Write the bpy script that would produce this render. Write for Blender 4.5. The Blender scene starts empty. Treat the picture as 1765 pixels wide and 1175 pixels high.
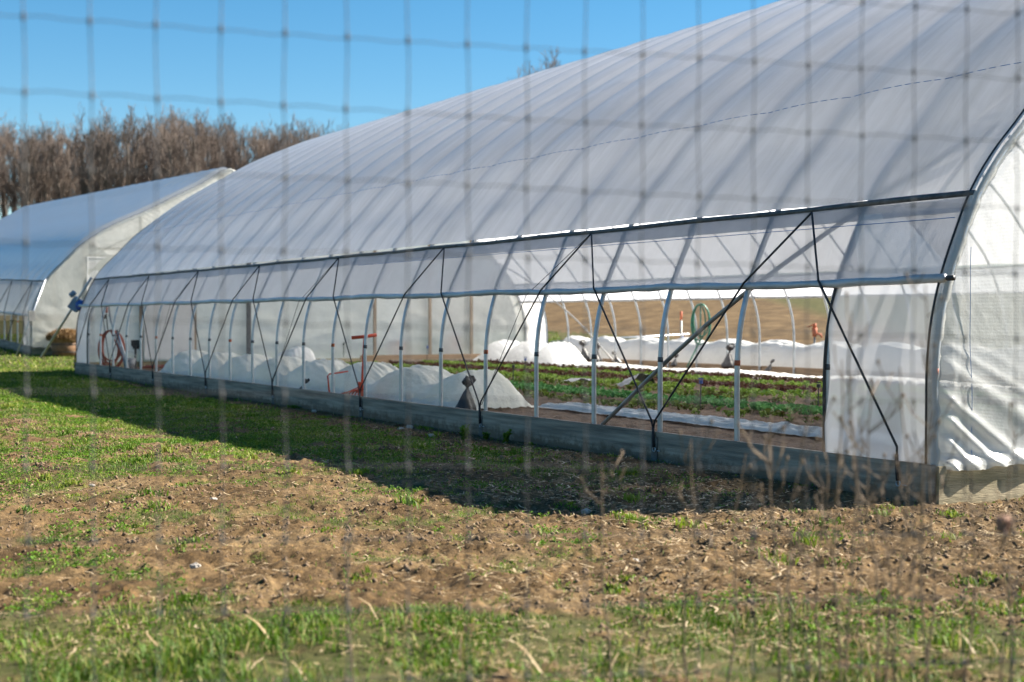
import bpy, math, random
import numpy as np
from mathutils import Vector, Matrix
S = bpy.context.scene
col = S.collection
random.seed(7); rng = np.random.default_rng(7)

# ------------------------------------------------------------------ camera
CAMH = 1.446
cam = bpy.data.cameras.new('camera'); cam.lens = 50; cam.sensor_width = 36
cam.clip_start = 0.1; cam.clip_end = 3000
cam.dof.use_dof = True; cam.dof.focus_distance = 13.0; cam.dof.aperture_fstop = 1.85; cam.dof.aperture_blades = 0
co = bpy.data.objects.new('camera', cam); col.objects.link(co)
co.location = (0, 0, CAMH); co.rotation_euler = (math.radians(90 - 0.946), 0, 0)
S.camera = co

# ------------------------------------------------------------------ frame of the greenhouse
A = math.atan(1389.5 / 2451)
d = np.array([-math.sin(A), math.cos(A)])        # along the house, away from the camera
p = np.array([math.cos(A), math.sin(A)])         # across the house, away from the camera
P0 = np.array([3.288, 11.04])                    # near corner
SP = 1.22; NB = 24; LEN = SP * NB; WID = 13.3
RZ = math.atan2(-d[1], -d[0])                    # local x = -d, local y = p
def L(t, q, z=0.0):
    v = P0 + t * d + q * p
    return Vector((v[0], v[1], z))
def tq(x, y):
    X = x - P0[0]; Y = y - P0[1]
    return X * d[0] + Y * d[1], X * p[0] + Y * p[1]

# ------------------------------------------------------------------ sun and sky
sd = np.array([p[0] * 1.3 - d[0] * .32, p[1] * 1.3 - d[1] * .32, 1.0])
sv = Vector(sd).normalized()
sun = bpy.data.lights.new('sun', 'SUN'); sun.energy = 5.0; sun.angle = math.radians(.5); sun.color = (1, .92, .80)
so = bpy.data.objects.new('sun', sun); col.objects.link(so); so.rotation_euler = sv.to_track_quat('Z', 'Y').to_euler()
w = bpy.data.worlds.new('World'); S.world = w; w.use_nodes = True
wn = w.node_tree.nodes; wl = w.node_tree.links
sky = wn.new('ShaderNodeTexSky'); sky.sky_type = 'NISHITA'; sky.sun_disc = False
sky.sun_elevation = math.asin(sv.z); sky.sun_rotation = math.atan2(sv.x, sv.y)
sky.air_density = 1.0; sky.dust_density = 0.0; sky.ozone_density = 3.0; sky.altitude = 200
hs = wn.new('ShaderNodeHueSaturation'); hs.inputs['Saturation'].default_value = 1.33; hs.inputs['Hue'].default_value = .492
wl.new(sky.outputs[0], hs.inputs['Color']); wl.new(hs.outputs[0], wn['Background'].inputs[0]); wn['Background'].inputs[1].default_value = 0.042
S.view_settings.view_transform = 'Standard'; S.view_settings.look = 'None'
S.view_settings.exposure = 1.85; S.view_settings.gamma = 1
S.cycles.max_bounces = 14; S.cycles.transparent_max_bounces = 16; S.cycles.transmission_bounces = 10
S.cycles.diffuse_bounces = 9; S.cycles.glossy_bounces = 3
S.cycles.caustics_reflective = False; S.cycles.caustics_refractive = False
S.cycles.use_denoising = True

# ------------------------------------------------------------------ helpers
def tag(o, label=None, cat=None, group=None, kind=None):
    if label: o['label'] = label
    if cat: o['category'] = cat
    if group: o['group'] = group
    if kind: o['kind'] = kind
    return o
def empty(name, loc, rz=0.0, ry=0.0):
    o = bpy.data.objects.new(name, None); col.objects.link(o)
    o.location = loc; o.rotation_euler = (0, ry, rz); o.empty_display_size = .2
    return o
def copy_tree(o, parent=None):
    c = o.copy(); col.objects.link(c); c.parent = parent
    for ch in list(o.children): copy_tree(ch, c)
    return c
def mesh_np(name, V, F, mat, parent=None, smooth=False, attrs=None):
    """V (n,3), F (m,k) of one size"""
    V = np.asarray(V, np.float32); F = np.asarray(F, np.int32)
    me = bpy.data.meshes.new(name); n, k = F.shape
    me.vertices.add(len(V)); me.vertices.foreach_set('co', V.ravel())
    me.loops.add(n * k); me.loops.foreach_set('vertex_index', F.ravel())
    me.polygons.add(n); me.polygons.foreach_set('loop_start', np.arange(0, n * k, k, dtype=np.int32))
    me.polygons.foreach_set('loop_total', np.full(n, k, np.int32))
    if smooth: me.polygons.foreach_set('use_smooth', np.ones(n, bool))
    me.update(calc_edges=True)
    for an, av in (attrs or {}).items():
        a = me.attributes.new(an, 'FLOAT', 'POINT'); a.data.foreach_set('value', np.asarray(av, np.float32))
    me.materials.append(mat)
    o = bpy.data.objects.new(name, me); col.objects.link(o); o.parent = parent
    return o
class MB:
    def __init__(s): s.v = []; s.f = []
    def box(s, c, size, M=None):
        b = len(s.v); h = [x / 2 for x in size]
        for sx in (-1, 1):
            for sy in (-1, 1):
                for sz in (-1, 1):
                    v = Vector((sx * h[0], sy * h[1], sz * h[2]))
                    if M is not None: v = M @ v
                    s.v.append(Vector(c) + v)
        for q in ((0,1,3,2),(4,6,7,5),(0,4,5,1),(2,3,7,6),(0,2,6,4),(1,5,7,3)): s.f.append([b + i for i in q])
        return s
    def tube(s, pts, r, n=8, cap=True, r2=None):
        pts = [Vector(x) for x in pts]; m = len(pts)
        rs = r if isinstance(r, (list, tuple)) else [r] * m
        if r2 is not None: rs = [r + (r2 - r) * i / (m - 1) for i in range(m)]
        b = len(s.v); up = None
        for i, P in enumerate(pts):
            T = (pts[min(i + 1, m - 1)] - pts[max(i - 1, 0)]).normalized()
            if up is None:
                up = Vector((0, 0, 1)) if abs(T.z) < .9 else Vector((1, 0, 0))
            up = (up - T * up.dot(T)).normalized(); sd_ = T.cross(up)
            for k in range(n):
                a = 2 * math.pi * k / n
                s.v.append(P + (up * math.cos(a) + sd_ * math.sin(a)) * rs[i])
        for i in range(m - 1):
            for k in range(n):
                s.f.append([b + i*n + k, b + i*n + (k+1) % n, b + (i+1)*n + (k+1) % n, b + (i+1)*n + k])
        if cap:
            s.f.append([b + k for k in range(n)][::-1]); s.f.append([b + (m-1)*n + k for k in range(n)])
        return s
    def grid(s, fn, nu, nv):
        b = len(s.v)
        for i in range(nu + 1):
            for j in range(nv + 1): s.v.append(Vector(fn(i / nu, j / nv)))
        for i in range(nu):
            for j in range(nv):
                a = b + i * (nv + 1) + j; s.f.append([a, a + 1, a + nv + 2, a + nv + 1])
        return s
    def ball(s, c, r, n=10, m=7, fn=None):
        def f(u, v):
            th = math.pi * v; ph = 2 * math.pi * u
            x = Vector((math.sin(th) * math.cos(ph), math.sin(th) * math.sin(ph), math.cos(th)))
            k = fn(x) if fn else 1
            return Vector(c) + Vector((x.x * r[0], x.y * r[1], x.z * r[2])) * k
        return s.grid(f, n, m)
    def build(s, name, mat, parent=None, smooth=False):
        me = bpy.data.meshes.new(name); me.from_pydata([tuple(v) for v in s.v], [], s.f); me.update()
        if smooth: me.polygons.foreach_set('use_smooth', [True] * len(me.polygons))
        me.materials.append(mat)
        o = bpy.data.objects.new(name, me); col.objects.link(o); o.parent = parent
        return o

# numpy value noise
_perm = rng.random((256, 256)).astype(np.float32)
def vn(x, y):
    xi = np.floor(x).astype(int); yi = np.floor(y).astype(int); fx = x - xi; fy = y - yi
    fx = fx * fx * (3 - 2 * fx); fy = fy * fy * (3 - 2 * fy)
    a = _perm[xi % 256, yi % 256]; b = _perm[(xi + 1) % 256, yi % 256]
    c = _perm[xi % 256, (yi + 1) % 256]; e = _perm[(xi + 1) % 256, (yi + 1) % 256]
    return (a * (1 - fx) + b * fx) * (1 - fy) + (c * (1 - fx) + e * fx) * fy
def fbm(x, y, f=1.0, o=4, g=.5):
    s_ = 0; a = 1; t = 0
    for i in range(o):
        s_ = s_ + a * vn(x * f + 17.3 * i, y * f + 9.1 * i); t += a; a *= g; f *= 2.03
    return s_ / t
def sstep(a, b, x):
    u = np.clip((x - a) / (b - a), 0, 1); return u * u * (3 - 2 * u)

# ------------------------------------------------------------------ materials
def mat(name):
    m = bpy.data.materials.new(name); m.use_nodes = True
    nt = m.node_tree; nt.nodes.clear(); out = nt.nodes.new('ShaderNodeOutputMaterial')
    return m, nt, nt.nodes, nt.links, out
def N(nt, t, **kw):
    n = nt.nodes.new(t)
    for k, v in kw.items():
        if k.startswith('i_'): n.inputs[k[2:].replace('_', ' ')].default_value = v
        else: setattr(n, k, v)
    return n
def noise(nt, scale, detail=4, rough=.55, coord='Object', stretch=None):
    tc = N(nt, 'ShaderNodeTexCoord'); n = N(nt, 'ShaderNodeTexNoise'); n.inputs['Scale'].default_value = scale
    n.inputs['Detail'].default_value = detail; n.inputs['Roughness'].default_value = rough
    if stretch:
        mp = N(nt, 'ShaderNodeMapping'); mp.inputs['Scale'].default_value = stretch
        nt.links.new(tc.outputs[coord], mp.inputs[0]); nt.links.new(mp.outputs[0], n.inputs['Vector'])
    else: nt.links.new(tc.outputs[coord], n.inputs['Vector'])
    return n
def ramp(nt, src, stops):
    r = N(nt, 'ShaderNodeValToRGB'); e = r.color_ramp.elements
    while len(e) < len(stops): e.new(.5)
    for i, (pos, c) in enumerate(stops): e[i].position = pos; e[i].color = (*c, 1)
    nt.links.new(src, r.inputs[0]); return r
def simple(name, c1, c2, scale=6, rough=.6, metal=0, bump=.2, bscale=None, stretch=None, bdist=.01):
    m, nt, ns, ls, out = mat(name)
    b = N(nt, 'ShaderNodeBsdfPrincipled'); b.inputs['Roughness'].default_value = rough; b.inputs['Metallic'].default_value = metal
    n = noise(nt, scale, stretch=stretch); r = ramp(nt, n.outputs[0], [(.3, c1), (.7, c2)])
    ls.new(r.outputs[0], b.inputs['Base Color'])
    n2 = noise(nt, bscale or scale * 5, stretch=stretch); bp = N(nt, 'ShaderNodeBump'); bp.inputs['Strength'].default_value = bump
    bp.inputs['Distance'].default_value = bdist
    ls.new(n2.outputs[0], bp.inputs['Height']); ls.new(bp.outputs[0], b.inputs['Normal']); ls.new(b.outputs[0], out.inputs[0])
    return m
def film(name, colr, tcol, transp, rough=.22, wrinkle=.25, wscale=6, stretch=(1, 1, 1), weave=0, gloss=.5, trans_mix=.55, dirtc=None, dstretch=None):
    m, nt, ns, ls, out = mat(name)
    nz = noise(nt, wscale, 5, .6, stretch=stretch)
    bp = N(nt, 'ShaderNodeBump'); bp.inputs['Strength'].default_value = wrinkle; bp.inputs['Distance'].default_value = .03
    ls.new(nz.outputs[0], bp.inputs['Height'])
    nrm = bp.outputs[0]
    dirt = noise(nt, 1.6, 6, .7, stretch=dstretch); dc = dirtc or (.86, .86, .86)
    rr = ramp(nt, dirt.outputs[0], [(.28, tuple(c * k for c, k in zip(colr, dc))), (.62, colr)])
    rt = ramp(nt, dirt.outputs[0], [(.28, tuple(c * k for c, k in zip(tcol, dc))), (.62, tcol)])
    if weave:
        tc = N(nt, 'ShaderNodeTexCoord')
        wv = N(nt, 'ShaderNodeTexWave'); wv.wave_type = 'BANDS'; wv.bands_direction = 'Z'; wv.inputs['Scale'].default_value = weave
        wv.inputs['Distortion'].default_value = .6; wv.inputs['Detail'].default_value = 1
        ls.new(tc.outputs['Object'], wv.inputs['Vector'])
        b2 = N(nt, 'ShaderNodeBump'); b2.inputs['Strength'].default_value = .25; b2.inputs['Distance'].default_value = .004
        ls.new(wv.outputs[0], b2.inputs['Height']); ls.new(nrm, b2.inputs['Normal']); nrm = b2.outputs[0]
    df = N(nt, 'ShaderNodeBsdfDiffuse'); ls.new(rr.outputs[0], df.inputs[0]); ls.new(nrm, df.inputs['Normal'])
    tl = N(nt, 'ShaderNodeBsdfTranslucent'); tl.inputs[0].default_value = (*tcol, 1); ls.new(rt.outputs[0], tl.inputs[0]); ls.new(nrm, tl.inputs['Normal'])
    m1 = N(nt, 'ShaderNodeMixShader'); m1.inputs[0].default_value = trans_mix
    ls.new(df.outputs[0], m1.inputs[1]); ls.new(tl.outputs[0], m1.inputs[2])
    tr = N(nt, 'ShaderNodeBsdfTransparent')
    m2 = N(nt, 'ShaderNodeMixShader'); m2.inputs[0].default_value = transp
    ls.new(m1.outputs[0], m2.inputs[1]); ls.new(tr.outputs[0], m2.inputs[2])
    gl = N(nt, 'ShaderNodeBsdfGlossy'); gl.inputs['Roughness'].default_value = rough; ls.new(nrm, gl.inputs['Normal'])
    fr = N(nt, 'ShaderNodeFresnel'); ls.new(nrm, fr.inputs['Normal'])
    ge = N(nt, 'ShaderNodeNewGeometry'); ir = N(nt, 'ShaderNodeMapRange'); ir.inputs['To Min'].default_value = 1.45; ir.inputs['To Max'].default_value = 1 / 1.45
    ls.new(ge.outputs['Backfacing'], ir.inputs['Value']); ls.new(ir.outputs[0], fr.inputs[0])
    mm = N(nt, 'ShaderNodeMath'); mm.operation = 'MULTIPLY'; mm.inputs[1].default_value = gloss; ls.new(fr.outputs[0], mm.inputs[0])
    m3 = N(nt, 'ShaderNodeMixShader'); ls.new(mm.outputs[0], m3.inputs[0]); ls.new(m2.outputs[0], m3.inputs[1]); ls.new(gl.outputs[0], m3.inputs[2])
    ls.new(m3.outputs[0], out.inputs[0]); return m
def leafmat(name, stops, trans=.35, rough=.6):
    m, nt, ns, ls, out = mat(name)
    at = N(nt, 'ShaderNodeAttribute'); at.attribute_name = 'tint'
    r = ramp(nt, at.outputs['Fac'], stops)
    b = N(nt, 'ShaderNodeBsdfPrincipled'); b.inputs['Roughness'].default_value = rough; ls.new(r.outputs[0], b.inputs['Base Color'])
    b.inputs['Specular IOR Level'].default_value = .3
    t = N(nt, 'ShaderNodeBsdfTranslucent'); ls.new(r.outputs[0], t.inputs[0])
    mx = N(nt, 'ShaderNodeMixShader'); mx.inputs[0].default_value = trans
    ls.new(b.outputs[0], mx.inputs[1]); ls.new(t.outputs[0], mx.inputs[2]); ls.new(mx.outputs[0], out.inputs[0]); return m
def groundmat():
    m, nt, ns, ls, out = mat('ground')
    n1 = noise(nt, 1.1, 8, .65); soil = ramp(nt, n1.outputs[0], [(.28, (.052, .032, .014)), (.5, (.118, .076, .036)), (.72, (.22, .152, .078))])
    n3 = noise(nt, 22, 5, .7); sp = ramp(nt, n3.outputs[0], [(.36, (.45, .42, .40)), (.55, (1.0, 1.0, 1.0)), (.68, (1.9, 1.75, 1.5))])
    mu = N(nt, 'ShaderNodeMixRGB', blend_type='MULTIPLY'); mu.inputs[0].default_value = .8
    ls.new(soil.outputs[0], mu.inputs[1]); ls.new(sp.outputs[0], mu.inputs[2])
    n2 = noise(nt, 3.5, 8, .7); gr = ramp(nt, n2.outputs[0], [(.3, (.035, .042, .012)), (.55, (.075, .075, .025)), (.75, (.15, .115, .055))])
    at = N(nt, 'ShaderNodeAttribute'); at.attribute_name = 'green'
    mx = N(nt, 'ShaderNodeMixRGB'); ls.new(at.outputs['Fac'], mx.inputs[0]); ls.new(mu.outputs[0], mx.inputs[1]); ls.new(gr.outputs[0], mx.inputs[2])
    b = N(nt, 'ShaderNodeBsdfPrincipled'); b.inputs['Roughness'].default_value = .95; b.inputs['Specular IOR Level'].default_value = .15
    ls.new(mx.outputs[0], b.inputs['Base Color'])
    n4 = noise(nt, 16, 8, .7); bp = N(nt, 'ShaderNodeBump'); bp.inputs['Strength'].default_value = .9; bp.inputs['Distance'].default_value = .03
    ls.new(n4.outputs[0], bp.inputs['Height']); ls.new(bp.outputs[0], b.inputs['Normal']); ls.new(b.outputs[0], out.inputs[0]); return m

M = {}
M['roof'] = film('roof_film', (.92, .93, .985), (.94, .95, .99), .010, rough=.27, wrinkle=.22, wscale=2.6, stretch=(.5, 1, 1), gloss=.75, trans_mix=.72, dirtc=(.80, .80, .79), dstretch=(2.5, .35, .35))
M['roof_second'] = film('roof_film_second', (.80, .80, .80), (.80, .79, .78), .04, rough=.28, wrinkle=.2, wscale=2.2, stretch=(.5, 1, 1), gloss=1.5, trans_mix=.72)
M['endfilm_second'] = film('end_film_second', (.76, .77, .73), (.76, .77, .73), .2, rough=.35, wrinkle=.6, wscale=3, stretch=(1, 1, .8), gloss=.5, trans_mix=.6)
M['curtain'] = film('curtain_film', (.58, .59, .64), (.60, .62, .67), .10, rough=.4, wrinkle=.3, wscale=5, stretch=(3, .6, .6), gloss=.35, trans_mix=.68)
M['endfilm'] = film('end_film', (.70, .71, .69), (.62, .65, .63), .17, rough=.2, wrinkle=.3, wscale=7, stretch=(1, 1, 1), weave=28, gloss=.85, trans_mix=.45)
M['insidefilm'] = film('inside_film', (.78, .79, .78), (.80, .80, .76), .12, rough=.25, wrinkle=.5, wscale=4, stretch=(1, 1, 1.6), weave=20, gloss=.7, trans_mix=.6)
M['cover'] = film('row_cover', (.95, .94, .86), (.93, .93, .84), .05, rough=.6, wrinkle=.6, wscale=14, gloss=.15, trans_mix=.4, dirtc=(.86, .85, .80))
M['coverflat'] = film('row_cover_flat', (.82, .82, .80), (.7, .7, .7), .04, rough=.6, wrinkle=.8, wscale=7, gloss=.15, trans_mix=.3)
M['steel'] = simple('galvanised_steel', (.34, .37, .41), (.50, .53, .56), 9, .42, .7, .05)
M['hippipe'] = simple('hip_rail', (.035, .04, .045), (.10, .115, .13), 12, .6, .2, .3)
M['cap'] = simple('black_rubber', (.012, .012, .014), (.03, .03, .032), 8, .5, 0, .1)
M['strap'] = simple('black_strap', (.008, .008, .01), (.025, .025, .03), 40, .65, 0, .4)
M['bag'] = simple('black_bag_plastic', (.010, .010, .012), (.03, .03, .034), 12, .42, 0, .8, 18, bdist=.02)
M['board'] = simple('weathered_board', (.13, .108, .088), (.40, .335, .265), 3.0, .9, 0, .6, 30, stretch=(.35, 1, 7))
def muddy(m_):
    nt = m_.node_tree; b = [n for n in nt.nodes if n.type == 'BSDF_PRINCIPLED'][0]; src = b.inputs['Base Color'].links[0].from_socket
    tc = N(nt, 'ShaderNodeTexCoord'); sx = N(nt, 'ShaderNodeSeparateXYZ'); nt.links.new(tc.outputs['Object'], sx.inputs[0])
    nz = noise(nt, 9, 6, .7); ad = N(nt, 'ShaderNodeMath', operation='MULTIPLY_ADD'); ad.inputs[1].default_value = -.42
    nt.links.new(nz.outputs[0], ad.inputs[0]); nt.links.new(sx.outputs[2], ad.inputs[2])
    mr = N(nt, 'ShaderNodeMapRange'); mr.inputs['From Min'].default_value = -.17; mr.inputs['From Max'].default_value = -.07; mr.inputs['To Min'].default_value = .85; mr.inputs['To Max'].default_value = 0
    nt.links.new(ad.outputs[0], mr.inputs['Value'])
    mx = N(nt, 'ShaderNodeMixRGB'); mx.inputs[2].default_value = (.13, .085, .05, 1); nt.links.new(mr.outputs[0], mx.inputs[0]); nt.links.new(src, mx.inputs[1]); nt.links.new(mx.outputs[0], b.inputs['Base Color'])
muddy(M['board'])
M['board2'] = simple('joint_board', (.05, .048, .045), (.16, .15, .135), 5, .9, 0, .6, 30, stretch=(1, 1, 4))
M['endboard'] = simple('mossy_board', (.16, .14, .075), (.42, .35, .23), 2.2, .85, 0, .5, 20, stretch=(1, .5, 4))
M['wood'] = simple('framing_wood', (.15, .12, .09), (.30, .25, .2), 4, .8, 0, .3, 30, stretch=(3, 3, .5))
M['farboard'] = simple('brown_board', (.18, .12, .07), (.32, .23, .15), 3, .85, 0, .4, 20, stretch=(.4, 1, 4))
M['orange'] = simple('orange_paint', (.62, .055, .012), (.72, .08, .02), 9, .4, 0, .1)
M['rust'] = simple('rusty_band', (.35, .07, .03), (.50, .14, .06), 20, .7, 0, .2)
M['redhose'] = simple('red_hose', (.26, .065, .04), (.36, .10, .06), 10, .5, 0, .1)
M['greenhose'] = simple('green_hose', (.01, .10, .07), (.02, .16, .10), 10, .4, 0, .1)
M['blue'] = simple('blue_plastic', (.015, .05, .22), (.03, .10, .38), 10, .4, 0, .1)
M['blueline'] = simple('blue_thread', (.04, .16, .42), (.06, .2, .5), 10, .6, 0, 0)
M['bluegrey'] = simple('bluegrey_paint', (.10, .17, .25), (.18, .26, .34), 10, .5, 0, .1)
M['grey'] = simple('grey_plastic', (.12, .13, .14), (.2, .21, .22), 10, .5, 0, .1)
M['terracotta'] = simple('terracotta', (.34, .12, .06), (.45, .18, .10), 10, .8, 0, .2)
M['bark'] = simple('bark', (.06, .05, .044), (.17, .143, .122), 3, .9, 0, .5, 8, stretch=(3, 3, .6))
M['twig'] = simple('twigs', (.115, .086, .070), (.19, .148, .122), 2, .9, 0, .2)
M['stalk'] = simple('dry_stalk', (.11, .075, .045), (.22, .155, .10), 6, .8, 0, .3)
M['wire'] = simple('fence_wire', (.06, .06, .063), (.10, .10, .098), 20, .95, 0, .1)
M['stone'] = simple('stone', (.25, .22, .19), (.45, .41, .36), 14, .85, 0, .5)
M['barrelwood'] = simple('basket_wood', (.15, .08, .04), (.26, .15, .085), 4, .8, 0, .5, 14, stretch=(5, 5, .6))
M['white'] = film('white_panel', (.86, .86, .86), (.85, .85, .85), .03, rough=.4, wrinkle=.1, gloss=.4, trans_mix=.5)
M['soil'] = simple('bed_soil', (.055, .030, .016), (.15, .088, .05), 7, .95, 0, 1.0, 26, bdist=.04)
M['ground'] = groundmat()
M['grass'] = leafmat('grass_blades', [(0, (.030, .075, .004)), (.35, (.085, .165, .010)), (.6, (.18, .25, .022)), (.78, (.28, .26, .07)), (1, (.44, .34, .17))])
M['straw'] = leafmat('dry_straw', [(0, (.15, .10, .05)), (.6, (.32, .23, .12)), (1, (.52, .41, .26))], .15)
M['clod'] = simple('soil_clod', (.09, .058, .032), (.20, .135, .08), 12, .95, 0, .8, 30)
def cropmat(n, a, b, c): return leafmat('crop_' + n, [(0, a), (.5, b), (1, c)], .3, .6)
M['lettuce'] = cropmat('lettuce', (.07, .15, .02), (.17, .27, .04), (.32, .42, .08))
M['pak'] = cropmat('greens', (.03, .13, .035), (.09, .25, .07), (.20, .40, .14))
M['red'] = cropmat('red', (.04, .016, .014), (.095, .035, .028), (.12, .13, .04))
M['mix'] = cropmat('mixed', (.08, .03, .02), (.11, .17, .03), (.26, .33, .06))
M['weed'] = cropmat('weed', (.04, .11, .008), (.10, .22, .015), (.22, .34, .04))

# ------------------------------------------------------------------ terrain
def sp_(x, k=2.0): return np.where(x > 12 * k, x, k * np.log1p(np.exp(np.minimum(x, 12 * k) / k)))
def base_h(x, y):
    t, q = tq(x, y)
    a = .0295 * sp_(t - 33, 1.5)
    a = np.minimum(a, 3.2)
    b = .08 * sp_(q - 18, 2.0); b = 2.7 - sp_(2.7 - b, .25)
    b = b - (2.7 - sp_(np.array(2.7), .25))
    return a + np.maximum(b, 0)
def green_mask(x, y):
    t, q = tq(x, y)
    n = fbm(x, y, .8, 5, .65) * .38 + fbm(x + 40, y, 3.3, 4, .65) * .62
    bias = -.05 + 0 * x
    bias = bias + .15 * sstep(7.9, 6.0, y + 1.6 * (fbm(x + 9, y + 2, 1.1, 3) - .5)) + .06 * sstep(-.5, -5, x) + .10 * sstep(-4.5, -1.8, q) * sstep(-.2, -1.4, q) * (t > 1)
    bias = bias - .14 * sstep(-1.1, -.3, q) * (q < 1) + .16 * sstep(2.8, 4.2, x) * sstep(11.5, 10.6, y) * sstep(9.6, 10.3, y)
    bias = bias + .05 * sstep(14, 30, y) - .07 * sstep(-2.0, .8, x) * sstep(14, 11, y) * sstep(7, 8, y)
    g = sstep(.44, .61, n + bias)
    near = (y > 3) & (y < 40)
    far_brown = (q > 24 + 3 * (n - .5)) & (t > 34 + 1.8 * (q - 31.5) + 6 * (n - .5)) & (q < 50)
    gf = np.where(far_brown, .04, .9)
    k = sstep(30, 40, y)
    gf2 = np.where((q > 15), gf, g * (1 - k) + .9 * k)
    return gf2
def ground_h(x, y):
    g = green_mask(x, y)
    near = sstep(60, 30, y) * (y > 2)
    inside = 1.0
    h = (fbm(x, y, .35, 2) - .5) * .08
    rough = (fbm(x + 5, y + 3, 6.0, 4, .6) - .5) * .10 * (1 - .7 * g) + (fbm(x + 5, y + 3, 1.7, 2) - .5) * .05
    bl = np.abs(fbm(x + 70, y + 20, 9.0, 3, .55) - .5) * 2
    rough = rough + (.5 - bl) * .060 * (1 - .75 * g) * sstep(30, 12, y) + (vn(x * 31, y * 31) - .5) * .012 * (1 - .6 * g) * sstep(16, 9, y)
    t, q = tq(x, y)
    wall = sstep(0, .5, np.abs(q)) * .8 + .2
    return base_h(x, y) + (h + rough) * near * wall
def G(x, y):
    return float(ground_h(np.array([float(x)]), np.array([float(y)]))[0])
def pxg(px, py, z=0.0):      # ground point seen at a photo pixel
    D = 2451 * (CAMH - z) / (py - 547.0); return (px - 882.5) / 2451 * D, D

def axis(segs):
    a = [segs[0][0]]
    for s0, s1, st in segs:
        n = max(1, int(round((s1 - s0) / st))); a += list(np.linspace(s0, s1, n + 1)[1:])
    return np.array(a)
xs = axis([(-700, -160, 60), (-160, -40, 4), (-40, -14, .5), (-14, -7, .07), (-7, 5.2, .023), (5.2, 12, .3), (12, 60, 1.2), (60, 160, 6), (160, 700, 60)])
ys = [-300, -150, -60, -20, -6, 0, 3.0]
while ys[-1] < 40: ys.append(ys[-1] + (max(.018, .0045 * ys[-1]) if ys[-1] > 4.6 else .2))
while ys[-1] < 170: ys.append(ys[-1] * 1.02)
ys += [200, 260, 360, 520, 800, 1300, 2000]
ys = np.array(ys)
X, Y = np.meshgrid(xs, ys, indexing='ij')
Z = ground_h(X, Y); Gm = green_mask(X, Y)
T_, Q_ = tq(X, Y)
nx, ny = X.shape
idx = np.arange(nx * ny).reshape(nx, ny)
F = np.stack([idx[:-1, :-1], idx[1:, :-1], idx[1:, 1:], idx[:-1, 1:]], -1).reshape(-1, 4)
g = mesh_np('ground', np.stack([X, Y, Z], -1).reshape(-1, 3), F, M['ground'], smooth=True, attrs={'green': Gm.ravel()})
tag(g, 'brown bare soil with patchy green grass in front of the plastic greenhouse', 'ground', kind='structure')

# ------------------------------------------------------------------ hoop house
_ctl = [(0, -.05), (0, .306), (0, .70), (.004, 1.05), (.045, 1.40), (.145, 1.754), (.295, 2.10), (.467, 2.43), (.70, 2.73), (.99, 3.02), (1.57, 3.60), (2.5, 4.297), (3.35, 4.82), (4.5, 5.47), (5.76, 6.03), (6.35, 6.25), (6.65, 6.33)]
def catmull(P, n=6):
    P = [np.array(a, float) for a in P]; out = []
    for i in range(len(P) - 1):
        a = P[max(i - 1, 0)]; b = P[i]; c = P[i + 1]; e = P[min(i + 2, len(P) - 1)]
        for k in range(n):
            u = k / n
            out.append(.5 * ((2 * b) + (c - a) * u + (2*a - 5*b + 4*c - e) * u*u + (-a + 3*b - 3*c + e) * u**3))
    out.append(P[-1]); return np.array(out)
HALF = catmull(_ctl, 7)
FULL = np.vstack([HALF, np.stack([WID - HALF[::-1][1:, 0], HALF[::-1][1:, 1]], -1)])
def prof_h(h):                      # q of the near wall at height h
    return float(np.interp(h, HALF[:, 1], HALF[:, 0]))
def prof_n(arr):
    T = np.gradient(arr, axis=0); T /= np.linalg.norm(T, axis=1)[:, None]
    return np.stack([-T[:, 1], T[:, 0]], -1)       # outward normal
NRM = prof_n(FULL)
HIP = 2.43
def V(t, q, h): return (-t, q, h)

def band(i0, i1, t0, t1, off, nb_sub=8, sag=.018, flip=False):
    """film strip over profile indices i0..i1 from t0 to t1, resting on the hoops"""
    ts = np.arange(round((t1 - t0) / SP * nb_sub) + 1) * (t1 - t0) / max(1, round((t1 - t0) / SP * nb_sub)) + t0
    pr = FULL[i0:i1 + 1]; nr = NRM[i0:i1 + 1]
    fr = np.abs(np.sin(np.pi * ts / SP)) ** .75
    s_l = np.concatenate([[0], np.cumsum(np.linalg.norm(np.diff(pr, axis=0), axis=1))])[None, :]
    tt = ts[:, None]
    wr = .010 * (fbm(tt * 1.0 + s_l * .35, s_l * .35, 3.2, 3) - .5) * fr[:, None] + .022 * (fbm(tt + 0 * s_l, s_l * .4 + 0 * tt, .8, 3) - .5) * fr[:, None]
    up = sstep(2.5, 4.2, pr[:, 1])[None, :] * sstep(0, .8, np.minimum(tt - t0, t1 - tt))
    wr = wr + up * (.045 + (.045 + sag) * fr[:, None])
    P = pr[None] + nr[None] * (off - sag * fr[:, None, None] + wr[..., None])
    Vv = np.stack([-np.repeat(ts[:, None], len(pr), 1), P[..., 0], P[..., 1]], -1)
    a = np.arange(len(ts) * len(pr)).reshape(len(ts), len(pr))
    Ff = np.stack([a[:-1, :-1], a[1:, :-1], a[1:, 1:], a[:-1, 1:]], -1).reshape(-1, 4)
    return Vv.reshape(-1, 3), Ff

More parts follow.
